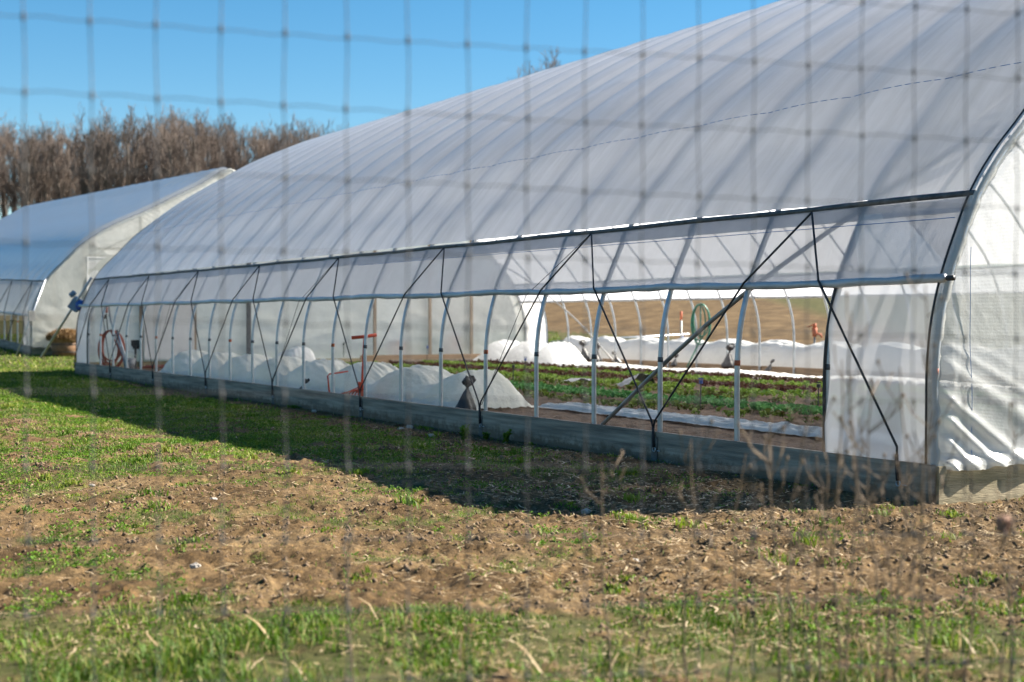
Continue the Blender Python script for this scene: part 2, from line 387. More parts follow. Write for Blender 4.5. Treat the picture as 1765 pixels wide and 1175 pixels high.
def end_wall(root, t, sgn, material, folds=True, hi=True, q1=WID):
    """film across the end, folded near its lower corners"""
    rows = np.concatenate([np.linspace(.262, 1.6, 140 if hi else 24), np.linspace(1.68, 6.3, 40 if hi else 16)])
    nq = 560 if hi else 120
    Vs = []
    for h in rows:
        qa = prof_h(h) ; qb = WID - qa
        u = np.linspace(0, 1, nq)
        u = np.where(u < .6, u / .6 * .3, .3 + (u - .6) / .4 * .7) if hi else u
        q = qa + (qb - qa) * u
        if hi:
            ang = np.arctan2(2.3 - h, q + 2.3)
            fa = fbm(ang * 9, 0 * q, 1.0, 2)
            f = (.5 + .5 * np.cos(ang * 118 + 9 * fa + .5 * fbm(q, h + 0 * q, 1.5, 2))) ** 1.6 * (.019 + .026 * fa) * sstep(1.5, .5, h + .35 * q) * sstep(3.4, .9, q)
            ang2 = np.arctan2(h + .4, q + .3)
            f = f + .022 * (fbm(q, h + 0 * q, 2.2, 4) - .3) + .05 * sstep(.40, .28, h + 0 * q) + .012 * np.sin(h * 2.2 + q) 
            f = f + .02 * (fbm(q * 6, h + 0 * q, 2, 2) - .5) * sstep(.45, 0, q - qa)
        else:
            f = .10 * fbm(q * 1.2 + h, h * 1.5 - q * .5, 1.6, 4) + .035 * np.abs(np.sin(np.arctan2(h, q) * 22)) * sstep(1.6, .4, h + 0 * q)
        if hi: f = (f + .02) * sstep(-.02, .14, np.minimum(q - qa, qb - q)) - .02
        low = .05 * (fbm(q, 0 * q, 5, 3) - .5) * max(0, 1 - (h - .262) / .06)
        Vs.append(np.stack([-(t - sgn * (f + .034)), q, h + low], -1))
    Vs = np.array(Vs); a = np.arange(Vs.shape[0] * Vs.shape[1]).reshape(Vs.shape[:2])
    Ff = np.stack([a[:-1, :-1], a[1:, :-1], a[1:, 1:], a[:-1, 1:]], -1).reshape(-1, 4)
    return mesh_np('end_wall_film', Vs.reshape(-1, 3), Ff, material, root, smooth=True)

def hoop_house(root, nb, bar_h, far_bar_h, main):
    Ln = nb * SP
    iH = int(np.argmin(np.abs(HALF[:, 1] - HIP))); nF = len(FULL)
    # roof
    v, f = band(iH, nF - 1 - iH, 0, Ln, .052, 16, .013 if main else .04)
    mesh_np('roof_film', v, f, M['roof' if main else 'roof_second'], root, smooth=True)
    # hoops
    hp = MB(); 
    hb = hp.tube([V(0, a, b) for a, b in FULL[::2]], .026, 8)
    h0 = hp.build('hoop', M['steel'], root, True)
    cl = MB().tube([V(0, a, b) for a, b in FULL if .98 < b < 1.06 and a < 1][:2] or [V(0, 0, 1.0), V(0, 0, 1.05)], .0285, 8).build('collar', M['rust'], h0, True)
    me_dark = cl.data.copy(); me_dark.materials[0] = M['hippipe']
    for k in range(1, nb + 1):
        o = h0.copy(); col.objects.link(o); o.parent = root; o.location = (-k * SP, 0, 0)
        c = cl.copy(); col.objects.link(c); c.parent = o
        if k % 4 != 2: c.data = me_dark
    # purlins
    for a in (6.65, 3.3, 10.0):
        b = float(np.interp(min(a, WID - a), HALF[:, 0], HALF[:, 1])) - .07
        MB().tube([V(0, a, b), V(Ln, a, b)], .02, 6).build('purlin', M['steel'], root, True)
    # hip rails, near and far, with the rail sagging a little between bays
    for side in (0, 1):
        q = prof_h(HIP) - .045; qq = q if side == 0 else WID - q
        m = MB(); n = nb * 2
        m.tube([V(Ln * i / n, qq, HIP + .006 * math.sin(i * 1.3) - (.035 * math.sin(math.pi * i / n) if main else 0)) for i in range(n + 1)], .026, 6)
        m.build('hip_rail', M['hippipe'], root, True)
        # flap of film under the rail
        def fl(u, v_):
            h = HIP - .02 - .13 * v_; w_ = .008 * math.sin(u * Ln * 4.1) * v_
            qx = prof_h(h) - .045 - w_
            return V(Ln * u, qx if side == 0 else WID - qx, h - (.035 * math.sin(math.pi * u) if main else 0))
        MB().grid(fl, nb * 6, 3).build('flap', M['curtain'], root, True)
        # curtain
        bh = bar_h if side == 0 else far_bar_h
        def cu(u, v_):
            h = (HIP - .03) * (1 - v_) + bh * v_
            fr = abs(math.sin(math.pi * u * nb)); qx = prof_h(h) - .034 + .016 * fr + .010 * math.sin(u * 211 + v_ * 2.5) * math.sin(u * 37)
            return V(Ln * u, qx if side == 0 else WID - qx, h)
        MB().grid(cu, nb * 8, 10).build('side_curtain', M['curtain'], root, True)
        m = MB(); n = nb * 4; tl = -.02 if side == 0 else 0
        pts = []
        for i in range(n + 1):
            t = tl + (Ln + .1 - tl) * i / n
            sagb = -.02 * abs(math.sin(math.pi * t / (3 * SP))) if main else 0
            qx = prof_h(bh) - .065
            pts.append(V(t, qx if side == 0 else WID - qx, bh + sagb + .004 * math.sin(t * 9)))
        m.tube(pts, [.034 + .004 * math.sin(i * 2.1) for i in range(n + 1)], 8)
        rb = m.build('roll_bar', M['curtain_bar'], root, True)
        MB().tube([V(tl - .02, pts[0][1], pts[0][2]), V(tl - .09, pts[0][1], pts[0][2])], .022, 8).build('end_cap', M['cap'], rb, True)
        # fixed end panels
        for (ta, tb, edge) in ((0, SP, SP), (Ln - SP, Ln, Ln - SP)):
            def pn(u, v_):
                h = (HIP - .1) * (1 - v_) + .27 * v_
                t = ta + (tb - ta) * u
                ww = .022 * math.sin(v_ * 9 + u * 4) * u * (1 - u) * 2 + .012 * math.sin(u * 5 + v_ * 14)
                ex = .05 * math.sin(v_ * 7) * (1 if (edge == tb) else 0) * u
                qx = prof_h(h) - .03 + ww
                return V(t + ex, qx if side == 0 else WID - qx, h)
            pn_o = MB().grid(pn, 14, 24).build('end_panel', M['curtain2'], root, True)
            m = MB(); m.tube([V(edge, (prof_h(h) - .04) if side == 0 else WID - prof_h(h) + .04, h) for h in np.linspace(.3, bh, 12)], .012, 6)
            m.build('edge_strip', M['cap'], pn_o, True)
        # baseboards in lengths
        qb = -.045 if side == 0 else WID + .045
        mm = M['board'] if side == 0 else M['farboard']
        n = int(math.ceil(Ln / 3.66)); 
        for i in range(n):
            a = i * 3.66 + .005; b = min((i + 1) * 3.66, Ln) - .005
            if i == 0: a = -.03
            dz = .004 * math.sin(i * 2.3); dq = .004 * math.cos(i * 3.1)
            MB().box(V((a + b) / 2, qb + dq, .05 + dz), (b - a, .04, .51)).build('base_board', mm, root)
    # straps zig-zag over the near curtain
    qa = prof_h(HIP - .04) - .085; qbp = prof_h(bar_h) - .115
    def strap(ta, tt):
        tm = tt + (ta - tt) * (HIP - bar_h) / (HIP - .2)
        sgn = 1 if tt > ta else -1
        m = MB()
        m.tube([V(tt, qa, HIP - .04), V(tm, qbp, bar_h + .01), V(ta + .03 * sgn * (1 if ta > .5 else 0), -.085, .42), V(ta, -.085, .34)], .0105, 6)
        m.build('strap', M['strap'], root, True)
    if main:
        for k in range(0, nb // 3 + 1):
            ta = 3 * k * SP if k else .32
            ah = .15
            m = MB().tube([V(ta, -.085, .36), V(ta + .005, -.082, .24), V(ta - .01, -.085, ah)], .015, 6)
            an = m.build('anchor_cord', M['strap'], root, True)
            ring = [V(ta - .01 + .022 * math.cos(x), -.08, ah - .02 + .022 * math.sin(x)) for x in np.linspace(0, 6.283, 11)]
            MB().tube(ring, .006, 5).tube([V(ta - .03, -.066, ah - .03), V(ta - .10, -.078, ah - .032)], .006, 5).build('eye_bolt', M['steel'], an, True)
            if k < nb // 3 + 1 and 3 * k * SP + 1.5 * SP < Ln: strap(ta, (3 * k + 1.5) * SP)
            if k: strap(ta, (3 * k - 1.5) * SP)
            # slack thin cord beside the strap
            if k and k % 2 == 0:
                MB().tube([V((3*k - 1.5) * SP + .03, qa, HIP - .05), V((3*k - .75) * SP, qbp + .01, bar_h - .05), V(ta - .04, -.08, .38)], .004, 5).build('thin_cord', M['strap'], root, True)
    else:
        for k in range(0, nb // 3 + 1):
            ta = 3 * k * SP if k else .32
            if 3 * k * SP + 1.5 * SP < Ln: strap(ta, (3 * k + 1.5) * SP)
            if k: strap(ta, (3 * k - 1.5) * SP)
    # wind braces, along the hoops
    if main:
        for i in range(1, 8):
            MB().box(V(i * 3.66, -.069, .06), (.10, .008, .38)).build('joint_plate', M['board2'], root)
    for (t0, t1, side) in ((4, -.9, 0), (4, -.9, 1), (nb - 4, nb + .9, 0), (nb - 4, nb + .9, 1)):
        hs = np.linspace(.25, 3.9, 14); pts = []
        for i, h in enumerate(hs):
            t = (t0 + (t1 - t0) * (h - .25) / (3.9 - .25)) * SP
            if not 0 < t < Ln: break
            qx = prof_h(h) + .06
            pts.append(V(t, qx if side == 0 else WID - qx, h))
        MB().tube(pts, .022, 8).build('brace', M['steel2'], root, True)
    # end walls
    end_wall(root, 0, 1, M['endfilm' if main else 'endfilm_second'], hi=main)
    end_wall(root, Ln, -1, M['insidefilm'], hi=False)
    # crinkled film wrapped round the end hoops
    for t in (0, Ln):
        v2, f2 = [], []
        n = len(FULL); k = 3
        P = []
        for i in range(1, n - 1):
            jit = .006 * math.sin(i * 5.3) + .005 * math.sin(i * 2.1)
            a = FULL[i]; nn = NRM[i]
            for (dt, off) in ((.05, .042), (0.0 + jit * .3, .046 + jit * .3), (-.028, .02 + jit), (-.02 + jit, -.03), (.004, -.06 + jit)):
                e = a + nn * off; s_ = 1 if t == 0 else -1
                P.append(V(t + s_ * dt, e[0], max(e[1], .26)))
        m = MB(); m.v = [Vector(x) for x in P]
        for i in range(n - 3):
            for j in range(4): m.f.append([i*5 + j, i*5 + j + 1, (i+1)*5 + j + 1, (i+1)*5 + j])
        m.build('edge_wrap', M['endfilm' if main else 'endfilm_second'], root, True)
        MB().tube([V(t + (.045 if t == 0 else -.045), a + nn[0] * .05, b + nn[1] * .05) for (a, b), nn in zip(FULL, NRM) if b > .3][::1], .010, 5).build('edge_strip', M['cap'], root, True)
    # end boards
    for t, s_ in ((0, 1), (Ln, -1)):
        n = 4
        for i in range(n):
            a = WID / n * i + .003 - (.02 if i == 0 else 0); b = WID / n * (i + 1) - .003
            MB().box(V(t - s_ * .035, (a + b) / 2, .048), (.05, b - a, .49)).build('end_board', M['endboard'], root)
    # end-wall framing posts and door (far end is seen from inside)
    for t, s_, qs in ((Ln, -1, (1.62, 3.05, 4.55, 8.29, 10.04, 11.4)), (0, 1, (1.68, 3.55, 9.7, 11.6))):
        for q in qs:
            top = float(np.interp(q, HALF[:, 0], HALF[:, 1])) if q < 6.65 else float(np.interp(WID - q, HALF[:, 0], HALF[:, 1]))
            MB().box(V(t + s_ * .06, q, top / 2), (.05, .09 if q != 4.55 else .12, top - .1)).build('end_post', M['wood'] if q != 4.55 else M['hippipe'], root)
        beam = MB().box(V(t + s_ * .105, (qs[0] + qs[1]) / 2, 3.3), (.04, qs[1] - qs[0] + .1, .09)).build('door_header', M['wood'], root)
        # door panel on the outside at the near end, inside at the far end
        x = t + (-s_ * .07 if t == 0 else -.11)
        hgt = 2.9 if t == 0 else 2.2
        a, b = qs[0] + .08, qs[1] - .06
        dr = MB().box(V(x, (a + b) / 2, .35 + hgt / 2), (.03, b - a, hgt)).build('door', M['white'], root)
        fm = MB()
        for z in (.37, .35 + hgt - .02): fm.box(V(x - .018 if t else x, (a + b) / 2, z), (.05, b - a + .03, .05))
        for q in (a, b): fm.box(V(x - .018 if t else x, q, .35 + hgt / 2), (.052, .04, hgt))
        fm.build('door_frame', M['white'], dr)

M['curtain_bar'] = simple('rolled_film', (.30, .33, .36), (.50, .53, .57), 5, .35, 0, .6, 10, stretch=(.6, 2, 2), bdist=.02)
M['curtain2'] = film('panel_film', (.84, .84, .86), (.84, .84, .86), .26, rough=.5, wrinkle=.4, wscale=3.5, stretch=(1.5, 1, .8), gloss=.25, trans_mix=.5)
M['steel2'] = simple('dull_pipe', (.22, .22, .22), (.36, .35, .33), 9, .5, .5, .05)

r1 = empty('hoop_house', L(0, 0, 0), RZ)
tag(r1, 'long plastic-covered hoop house in front, its side curtain rolled up over vegetable beds', 'greenhouse', 'plastic hoop houses')
hoop_house(r1, NB, 1.754, 1.93, True)
# blue threads woven into the film
def thread(off, dash, pick, name='printed_thread'):
    a = FULL[pick]; nn = NRM[pick]; m = MB(); t = 0.25; pts = []; rad = []
    def e(tt):
        fr = abs(math.sin(math.pi * tt / SP)) ** .75
        b = a + nn * (.0585 - .013 * fr + off + float(sstep(2.5, 4.2, a[1])) * (.045 + .058 * fr) + .012); return V(tt, b[0], b[1])
    while t < LEN - .5:
        Lq = dash * random.uniform(.7, 1.2)
        for tt, r_ in ((t, .0004), (t + .002, .0032), (t + Lq, .0032), (t + Lq + .002, .0004)): pts.append(e(tt)); rad.append(r_)
        t += Lq * 1.5
    m.tube(pts, rad, 4)
    m.build(name, M['blueline'], r1)
thread(.006, .10, int(np.argmin(np.abs(HALF[:, 1] - 3.55))))
MB().tube([V(t, prof_h(2.24) - .055 + .016 * abs(math.sin(math.pi * t / SP)), 2.24) for t in np.arange(.1, 12, .15)], .003, 4).build('printed_thread', M['blueline'], r1)
MB().tube([V(-.055 - .004 * math.sin(h * 9), .33 + .015 * math.sin(h * 3), h) for h in np.linspace(.35, 2.0, 20)], .003, 4).build('printed_thread', M['blueline'], r1)

# second house, up the slope behind: straighter rafters and a sharper ridge
def set_profile(h):
    global HALF, FULL, NRM
    HALF = h; FULL = np.vstack([h, np.stack([WID - h[::-1][1:, 0], h[::-1][1:, 1]], -1)]); NRM = prof_n(FULL)
_keep = HALF.copy(); _h2 = HALF.copy()
_h2[:, 1] -= .27 * np.exp(-((_h2[:, 0] - 4.3) / 2.2) ** 2) * sstep(.2, 4.2, _h2[:, 0]); _h2[:, 1] += .14 * sstep(5.6, 6.65, _h2[:, 0])
set_profile(_h2)
p2 = np.array([-15.7, 46.5]); r2 = empty('hoop_house', (p2[0], p2[1], .21), RZ, .0295)
tag(r2, 'farther plastic hoop house at left below the bare trees, its near end wall showing', 'greenhouse', 'plastic hoop houses')
hoop_house(r2, 30, 1.28, 1.9, False)
MB().tube([V(-.03, a, b - .62) for a, b in HALF if b > 3.4] , .02, 5).build('gable_seam', M['wood'], r2, True)
MB().box(V(-.05, 3.6, 3.55), (.03, 3.0, .05)).build('gable_rail', M['wood'], r2)
set_profile(_keep)

# soil inside the house
def inside_z(t, q): return .16
nx_, ny_ = 560, 330
uu, vv = np.meshgrid(np.linspace(.02, LEN - .02, nx_), np.linspace(.03, WID - .03, ny_), indexing='ij')
bed = (np.cos((vv - 3.05) / 1.17 * 2 * np.pi) * .5 + .5) ** .6 * (vv > 2.3) * (vv < 10.8)
zz = .15 + .05 * bed + (fbm(uu, vv, 5, 4, .6) - .5) * .07
wpt = P0[None, None] + uu[..., None] * d + vv[..., None] * p
a = np.arange(nx_ * ny_).reshape(nx_, ny_)
fs = np.stack([a[:-1, :-1], a[1:, :-1], a[1:, 1:], a[:-1, 1:]], -1).reshape(-1, 4)
so_ = mesh_np('soil', np.concatenate([wpt, zz[..., None]], -1).reshape(-1, 3), fs, M['soil'], smooth=True)
tag(so_, 'dark crumbly bed soil inside the front greenhouse', 'soil', kind='structure')

# ------------------------------------------------------------------ leaves and blades, en masse
def blades(name, P, H, W, lean, mat_, tint, parent=None):
    n = len(P); az = rng.random(n) * 2 * np.pi; la = rng.random(n) * 2 * np.pi
    sx = np.cos(az) * W / 2; sy = np.sin(az) * W / 2
    lx = np.cos(la) * lean * H; ly = np.sin(la) * lean * H
    Vv = np.zeros((n, 5, 3))
    Vv[:, 0] = P + np.stack([-sx, -sy, -.01 + 0 * sx], -1); Vv[:, 1] = P + np.stack([sx, sy, -.01 + 0 * sx], -1)
    mid = P + np.stack([lx * .35, ly * .35, H * .6], -1)
    Vv[:, 2] = mid + np.stack([-sx, -sy, 0 * sx], -1) * .8; Vv[:, 3] = mid + np.stack([sx, sy, 0 * sx], -1) * .8
    Vv[:, 4] = P + np.stack([lx, ly, H * (1 - .25 * lean)], -1)
    b = (np.arange(n) * 5)[:, None]
    Ff = np.concatenate([b + [0, 1, 3], b + [0, 3, 2], b + [2, 3, 4]], 1).reshape(-1, 3)
    return mesh_np(name, Vv.reshape(-1, 3), Ff, mat_, parent, attrs={'tint': np.repeat(tint, 5)})
def leaves(name, P, Ls, tilt, mat_, tint, parent=None, wr=.55):
    n = len(P); az = rng.random(n) * 2 * np.pi
    ca, sa = np.cos(az), np.sin(az); ct, st = np.cos(tilt), np.sin(tilt)
    D = np.stack([ca * ct, sa * ct, st], -1) * Ls[:, None]; Sd = np.stack([-sa, ca, 0 * sa], -1) * (Ls * wr / 2)[:, None]
    Vv = np.zeros((n, 4, 3)); Vv[:, 0] = P; Vv[:, 2] = P + D - np.stack([0*ca, 0*ca, .25 * Ls], -1)
    Vv[:, 1] = P + D * .6 + Sd + [0, 0, .006]; Vv[:, 3] = P + D * .6 - Sd + [0, 0, .006]
    b = (np.arange(n) * 4)[:, None]
    Ff = np.concatenate([b + [0, 1, 2], b + [0, 2, 3]], 1).reshape(-1, 3)
    return mesh_np(name, Vv.reshape(-1, 3), Ff, mat_, parent, attrs={'tint': np.repeat(tint, 4)})

def scatter(n, x0, x1, y0, y1, wedge=True):
    y = y0 + (y1 - y0) * rng.random(n); x = x0 + (x1 - x0) * rng.random(n)
    if wedge:
        k = np.abs(x) < .43 * y + .9; x, y = x[k], y[k]
    return x, y
def outside(x, y):
    t, q = tq(x, y); return (q < -.10) | (t < -.12) | (t > LEN + .12)
GB = []
# foreground lush strip
x, y = scatter(130000, -4.2, 4.2, 4.2, 8.1); gm = green_mask(x, y); k = rng.random(len(x)) < gm * sstep(8.0, 6.2, y + 1.6 * (fbm(x + 9, y + 2, 1.1, 3) - .5)) * (.12 + .88 * (fbm(x + 31, y, 2.6, 4, .6) > .47)) ; x, y = x[k], y[k]
n = len(x); cl = fbm(x, y, 2.2, 3); Hh = (.012 + .085 * rng.random(n) ** 2.2 * (cl * 1.6) ** 2) * (.65 + .5 * sstep(7.3, 6.0, y))
GB.append((x, y, Hh, .0045 + .004 * rng.random(n), .3 + .8 * rng.random(n), np.clip(-.02 + .6 * fbm(x, y, 1.6, 4) + .3 * (rng.random(n) - .5) + (rng.random(n) < .18) * .55, 0, 1)))
# short grass and weeds in the middle and far ground
for (m_, y0, y1, x0, x1, hs, ws) in ((130000, 7.0, 13, -6.5, 6.2, .021, .005), (190000, 13, 22, -10.2, 3, .028, .009), (170000, 22, 40, -18, 0, .045, .016), (60000, 40, 62, -27, 2, .06, .03)):
    x, y = scatter(m_, x0, x1, y0, y1); gm = green_mask(x, y); k = (rng.random(len(x)) < gm * .9 + .035) & outside(x, y); x, y = x[k], y[k]
    n = len(x); cl = fbm(x + 3, y, 2.7, 3)
    GB.append((x, y, hs * (.5 + 1.0 * rng.random(n)) * (.4 + 1.3 * cl), ws * (.7 + .6 * rng.random(n)), .6 + 1.2 * rng.random(n),
               np.clip(.05 + .75 * fbm(x, y, .9, 4) + .35 * (rng.random(n) - .5) + (rng.random(n) < .10) * .4, 0, 1)))
# taller tufts
tx, ty = scatter(420, -9, 6, 6.6, 24); k = outside(tx, ty); tx, ty = tx[k], ty[k]
for a_, b_ in ((1060, 1020), (1095, 900), (1640, 890), (1080, 820)): 
    e_ = pxg(a_, b_); tx = np.append(tx, [e_[0]] * 3); ty = np.append(ty, [e_[1]] * 3)
kk = 42; x = np.repeat(tx, kk) + rng.normal(0, .05, len(tx) * kk); y = np.repeat(ty, kk) + rng.normal(0, .05, len(tx) * kk)
n = len(x); th = np.repeat(.022 + .07 * rng.random(len(tx)) ** 3, kk)
GB.append((x, y, th * (.5 + .7 * rng.random(n)), .004 + .0008 * y, .4 + .6 * rng.random(n), np.clip(np.repeat(.2 + .4 * rng.random(len(tx)), kk) + .15 * rng.random(n), 0, .75)))
x, y, Hh, Ww, Ln_, Tt = [np.concatenate([g_[i] for g_ in GB]) for i in range(6)]
zz = ground_h(x, y)
gr = blades('grass', np.stack([x, y, zz], -1), Hh, Ww, Ln_, M['grass'], Tt)
tag(gr, 'green grass and low weeds growing in patches over the soil', 'grass', kind='stuff')
# broad low weeds
x, y = scatter(230000, -11, 6, 4.6, 26); gm = fbm(x + 11, y + 4, 1.6, 4) ; k = (gm > .50 + .12 * rng.random(len(x))) & (rng.random(len(x)) < .8) & outside(x, y) & (green_mask(x, y) > .05); x, y = x[k], y[k]; n = len(x)
wd = leaves('low_weeds', np.stack([x, y, ground_h(x, y) + .005 + .02 * rng.random(n)], -1), .010 + .020 * rng.random(n) + .0007 * y, .2 + .7 * rng.random(n), M['weed'], np.clip(.1 + .8 * rng.random(n), 0, 1))
tag(wd, 'small broad-leaved weeds flat on the ground between grass patches', 'weeds', kind='stuff')
# dry straw litter
x, y = scatter(150000, -9, 6.2, 4.2, 22); cl = fbm(x + 60, y + 20, .9, 4)
k = (rng.random(len(x)) < (.22 + 2.4 * np.clip(cl - .42, 0, 1)) * (.5 + .9 * sstep(-3, 3, x)) * (.5 + .5 * sstep(20, 9, y)) + .25 * sstep(6.6, 5.4, y) * (cl > .5)) & outside(x, y); x, y = x[k], y[k]; n = len(x)
az = rng.random(n) * 2 * np.pi; ln = .012 + .12 * rng.random(n) ** 4; wdt = (.0012 + .0045 * rng.random(n) ** 2) + .0002 * y
zz = ground_h(x, y) + .006 + .012 * rng.random(n); dz = (rng.random(n) - .4) * .35
c_, s_ = np.cos(az), np.sin(az)
V4 = np.zeros((n, 6, 3)); bend = (rng.random(n) - .5) * .5
for i, u in enumerate((-.5, 0, .5)):
    bx = c_ * ln * u - s_ * bend * ln * (u == 0); by = s_ * ln * u + c_ * bend * ln * (u == 0); bz = dz * ln * (u + .5)
    for j, sg in enumerate((-1, 1)):
        V4[:, i*2 + j] = np.stack([x + bx - s_ * wdt * sg, y + by + c_ * wdt * sg, zz + bz], -1)
b = (np.arange(n) * 6)[:, None]; Ff = np.concatenate([b + [0, 1, 3, 2], b + [2, 3, 5, 4]], 1).reshape(-1, 4)
st = mesh_np('straw', V4.reshape(-1, 3), Ff, M['straw'], attrs={'tint': np.repeat(rng.random(n), 6)})
tag(st, 'dry straw and dead grass stems scattered on the soil', 'straw', kind='stuff')
x, y = scatter(80, -3.2, 3.2, 4.6, 7.6); n = len(x)
cz = ground_h(x, y); az = rng.random(n) * 6.283; ln = .12 + .22 * rng.random(n); wd_ = .003 + .004 * rng.random(n)
Vd = np.zeros((n, 10, 3)); hmax = .02 + .08 * rng.random(n) ** 2; cv = rng.normal(0, .35, n)
for i in range(5):
    u = i / 4; a2 = az + cv * u
    for j, sg in enumerate((-1, 1)):
        Vd[:, i*2 + j] = np.stack([x + np.cos(a2) * ln * (u - .5) - np.sin(a2) * wd_ * sg * (1 - .7 * u), y + np.sin(a2) * ln * (u - .5) + np.cos(a2) * wd_ * sg * (1 - .7 * u), cz + .01 + hmax * 4 * u * (1 - u) + .02 * u], -1)
b = (np.arange(n) * 10)[:, None]
Ff = np.concatenate([b + [2*i, 2*i + 1, 2*i + 3, 2*i + 2] for i in range(4)], 1).reshape(-1, 4)
dl = mesh_np('dead_grass', Vd.reshape(-1, 3), Ff, M['straw'], attrs={'tint': np.repeat(.1 + .6 * rng.random(n), 10)})
tag(dl, 'long pale dead grass blades lying over the green strip in the foreground', 'dead grass', kind='stuff')
# crumbs of soil
x, y = scatter(110000, -9, 6, 6.2, 22); gm = green_mask(x, y); k = (rng.random(len(x)) > gm) & outside(x, y) & (fbm(x, y + 8, 1.5, 3) > .42); x, y = x[k], y[k]; n = len(x)
oc = np.array([[1,0,0],[-1,0,0],[0,1,0],[0,-1,0],[0,0,1],[0,0,-1]], float)
r_ = (.003 + .018 * rng.random(n) ** 4)[:, None, None]
V6 = np.stack([x, y, ground_h(x, y) + .002], -1)[:, None] + oc[None] * r_ * (.6 + .7 * rng.random((n, 6, 1))) + rng.normal(0, .2, (n, 6, 3)) * r_
of = np.array([[0,2,4],[2,1,4],[1,3,4],[3,0,4],[2,0,5],[1,2,5],[3,1,5],[0,3,5]])
Ff = ((np.arange(n) * 6)[:, None, None] + of[None]).reshape(-1, 3)
cd = mesh_np('soil_crumbs', V6.reshape(-1, 3), Ff, M['clod']); tag(cd, 'loose crumbs of brown soil on the bare patches', 'soil crumbs', kind='stuff')

# ------------------------------------------------------------------ crops in beds
crops = [('mixed_greens', 'mix', 3.05, .30, 9.0, 5, 'sparse red and yellow-green salad rows nearest the flat white cover strip'),
         ('leafy_greens', 'pak', 4.22, .55, 1, 6, 'bright blue-green leafy bed, second planted bed from the near wall'),
         ('red_lettuce', 'mix', 5.39, .35, 1, 5, 'mixed red-tinged greens between the blue-green bed and the light lettuce bed'),
         ('green_lettuce', 'lettuce', 6.56, .6, 1, 5, 'light green lettuce bed in the middle of the front greenhouse'),
         ('red_lettuce', 'red', 7.73, .8, 1, 6, 'dark red lettuce bed just behind the middle light green bed'),
         ('green_lettuce', 'lettuce', 8.9, .6, 1, 5, 'light green lettuce bed between the two dark red beds'),
         ('red_lettuce', 'red', 10.07, .7, 1, 6, 'dark red bed nearest the far flat white cover')]
for nm, mk, qc, dens, t0, nl, lab in crops:
    pts = []; 
    for t in np.arange(.8, LEN - 2.5, .16):
        for j in range(4):
            if random.random() < .18 + (.35 if dens < .4 else 0) + .35 * math.sin(t * 1.7 + qc * 3) * math.sin(t * .6 + qc): continue
            pts.append((t + random.uniform(-.03, .03), qc + (j - 1.5) * .2 + random.uniform(-.03, .03)))
    pts = np.array(pts); kk = int(nl * 2.6)
    c0 = np.repeat(pts, kk, 0) + rng.normal(0, .025, (len(pts) * kk, 2)); n = len(c0)
    wp = P0[None] + c0[:, :1] * d + c0[:, 1:] * p
    sz = np.repeat(.7 + .6 * rng.random(len(pts)), kk)
    lv = leaves(nm, np.concatenate([wp, (.19 + .05 * rng.random(n))[:, None]], 1), sz * (.05 + .05 * rng.random(n)), .5 + .9 * rng.random(n), M[mk], np.clip(np.repeat(rng.random(len(pts)) * .5, kk) + .5 * rng.random(n), 0, 1), wr=.7)
    tag(lv, lab, 'vegetable bed', 'vegetable beds in the front greenhouse', 'stuff')
x = rng.random(9000) * 12 + 12; q = .1 + rng.random(9000) * .5; wp = P0[None] + x[:, None] * d + q[:, None] * p
lv = leaves('seedlings', np.concatenate([wp, .18 + 0 * x[:, None]], 1), .03 + .04 * rng.random(9000), .4 + .8 * rng.random(9000), M['weed'], rng.random(9000), wr=.5)
tag(lv, 'pale green weeds growing inside along the near baseboard', 'weeds', kind='stuff')

# ------------------------------------------------------------------ row covers
def cover(name, t0, t1, qc, wd, ht, hoop_sp, sag, label, z0=.15, material='cover', seed=0, end_skirt=.5, ph=0.0):
    nt_ = int((t1 - t0) / .06); nq = 48
    ts = np.linspace(t0 - end_skirt, t1 + end_skirt, nt_)[:, None]; u = np.linspace(-1, 1, nq)[None]
    inr = np.clip(np.minimum(ts - t0 + end_skirt, t1 + end_skirt - ts) / max(end_skirt, .01), 0, 1) ** .8
    frac = np.abs(np.cos(np.pi * (ts - t0 - ph) / hoop_sp)) ** 1.3
    hh = ht * (1 - sag * (1 - frac)) * inr
    arch = np.clip(1 - (np.abs(u) / .86) ** 2.4, 0, 1) ** .62
    foldn = (fbm(ts * 1.0 + seed + 0 * u, u * 6 + 0 * ts, 2.3, 3) - .5)
    rad = (np.abs(np.sin((u * 15 + 5 * foldn + 1.5 * np.sin(ts * 3.1)))) ** .7 * .028 + .03 * (fbm(ts * 1.0 + 0 * u, u * 3 + 0 * ts, 7, 4, .6) - .5)) * (arch > .01)
    z = z0 + .02 + hh * arch + foldn * .06 * (.3 + arch) + rad * inr * (arch < .93) + .02 * fbm(ts + 0 * u, u + 0 * ts, 9, 2)
    q = qc + u * wd / 2 * (1.0 - .10 * (1 - frac)) + .03 * (fbm(ts + seed, 0 * ts + 3, 1.2, 3) - .5) * 4 * np.abs(u)
    wpt = P0[None, None] + (ts + .04 * foldn)[..., None] * d + q[..., None] * p
    a_ = np.arange(nt_ * nq).reshape(nt_, nq)
    f_ = np.stack([a_[:-1, :-1], a_[1:, :-1], a_[1:, 1:], a_[:-1, 1:]], -1).reshape(-1, 4)
    org = L((t0 + t1) / 2, qc, z0)
    vv_ = np.concatenate([wpt, z[..., None]], -1).reshape(-1, 3) - np.array(org)[None]
    o = mesh_np(name, vv_, f_, M[material], smooth=True); o.location = org
    tag(o, label, 'row cover', 'white fabric row covers')
    return o
cover('low_tunnel', 9.9, 24.2, 1.32, 1.42, .52, 1.95, .50, 'white fabric low tunnel with scalloped humps along the near wall')
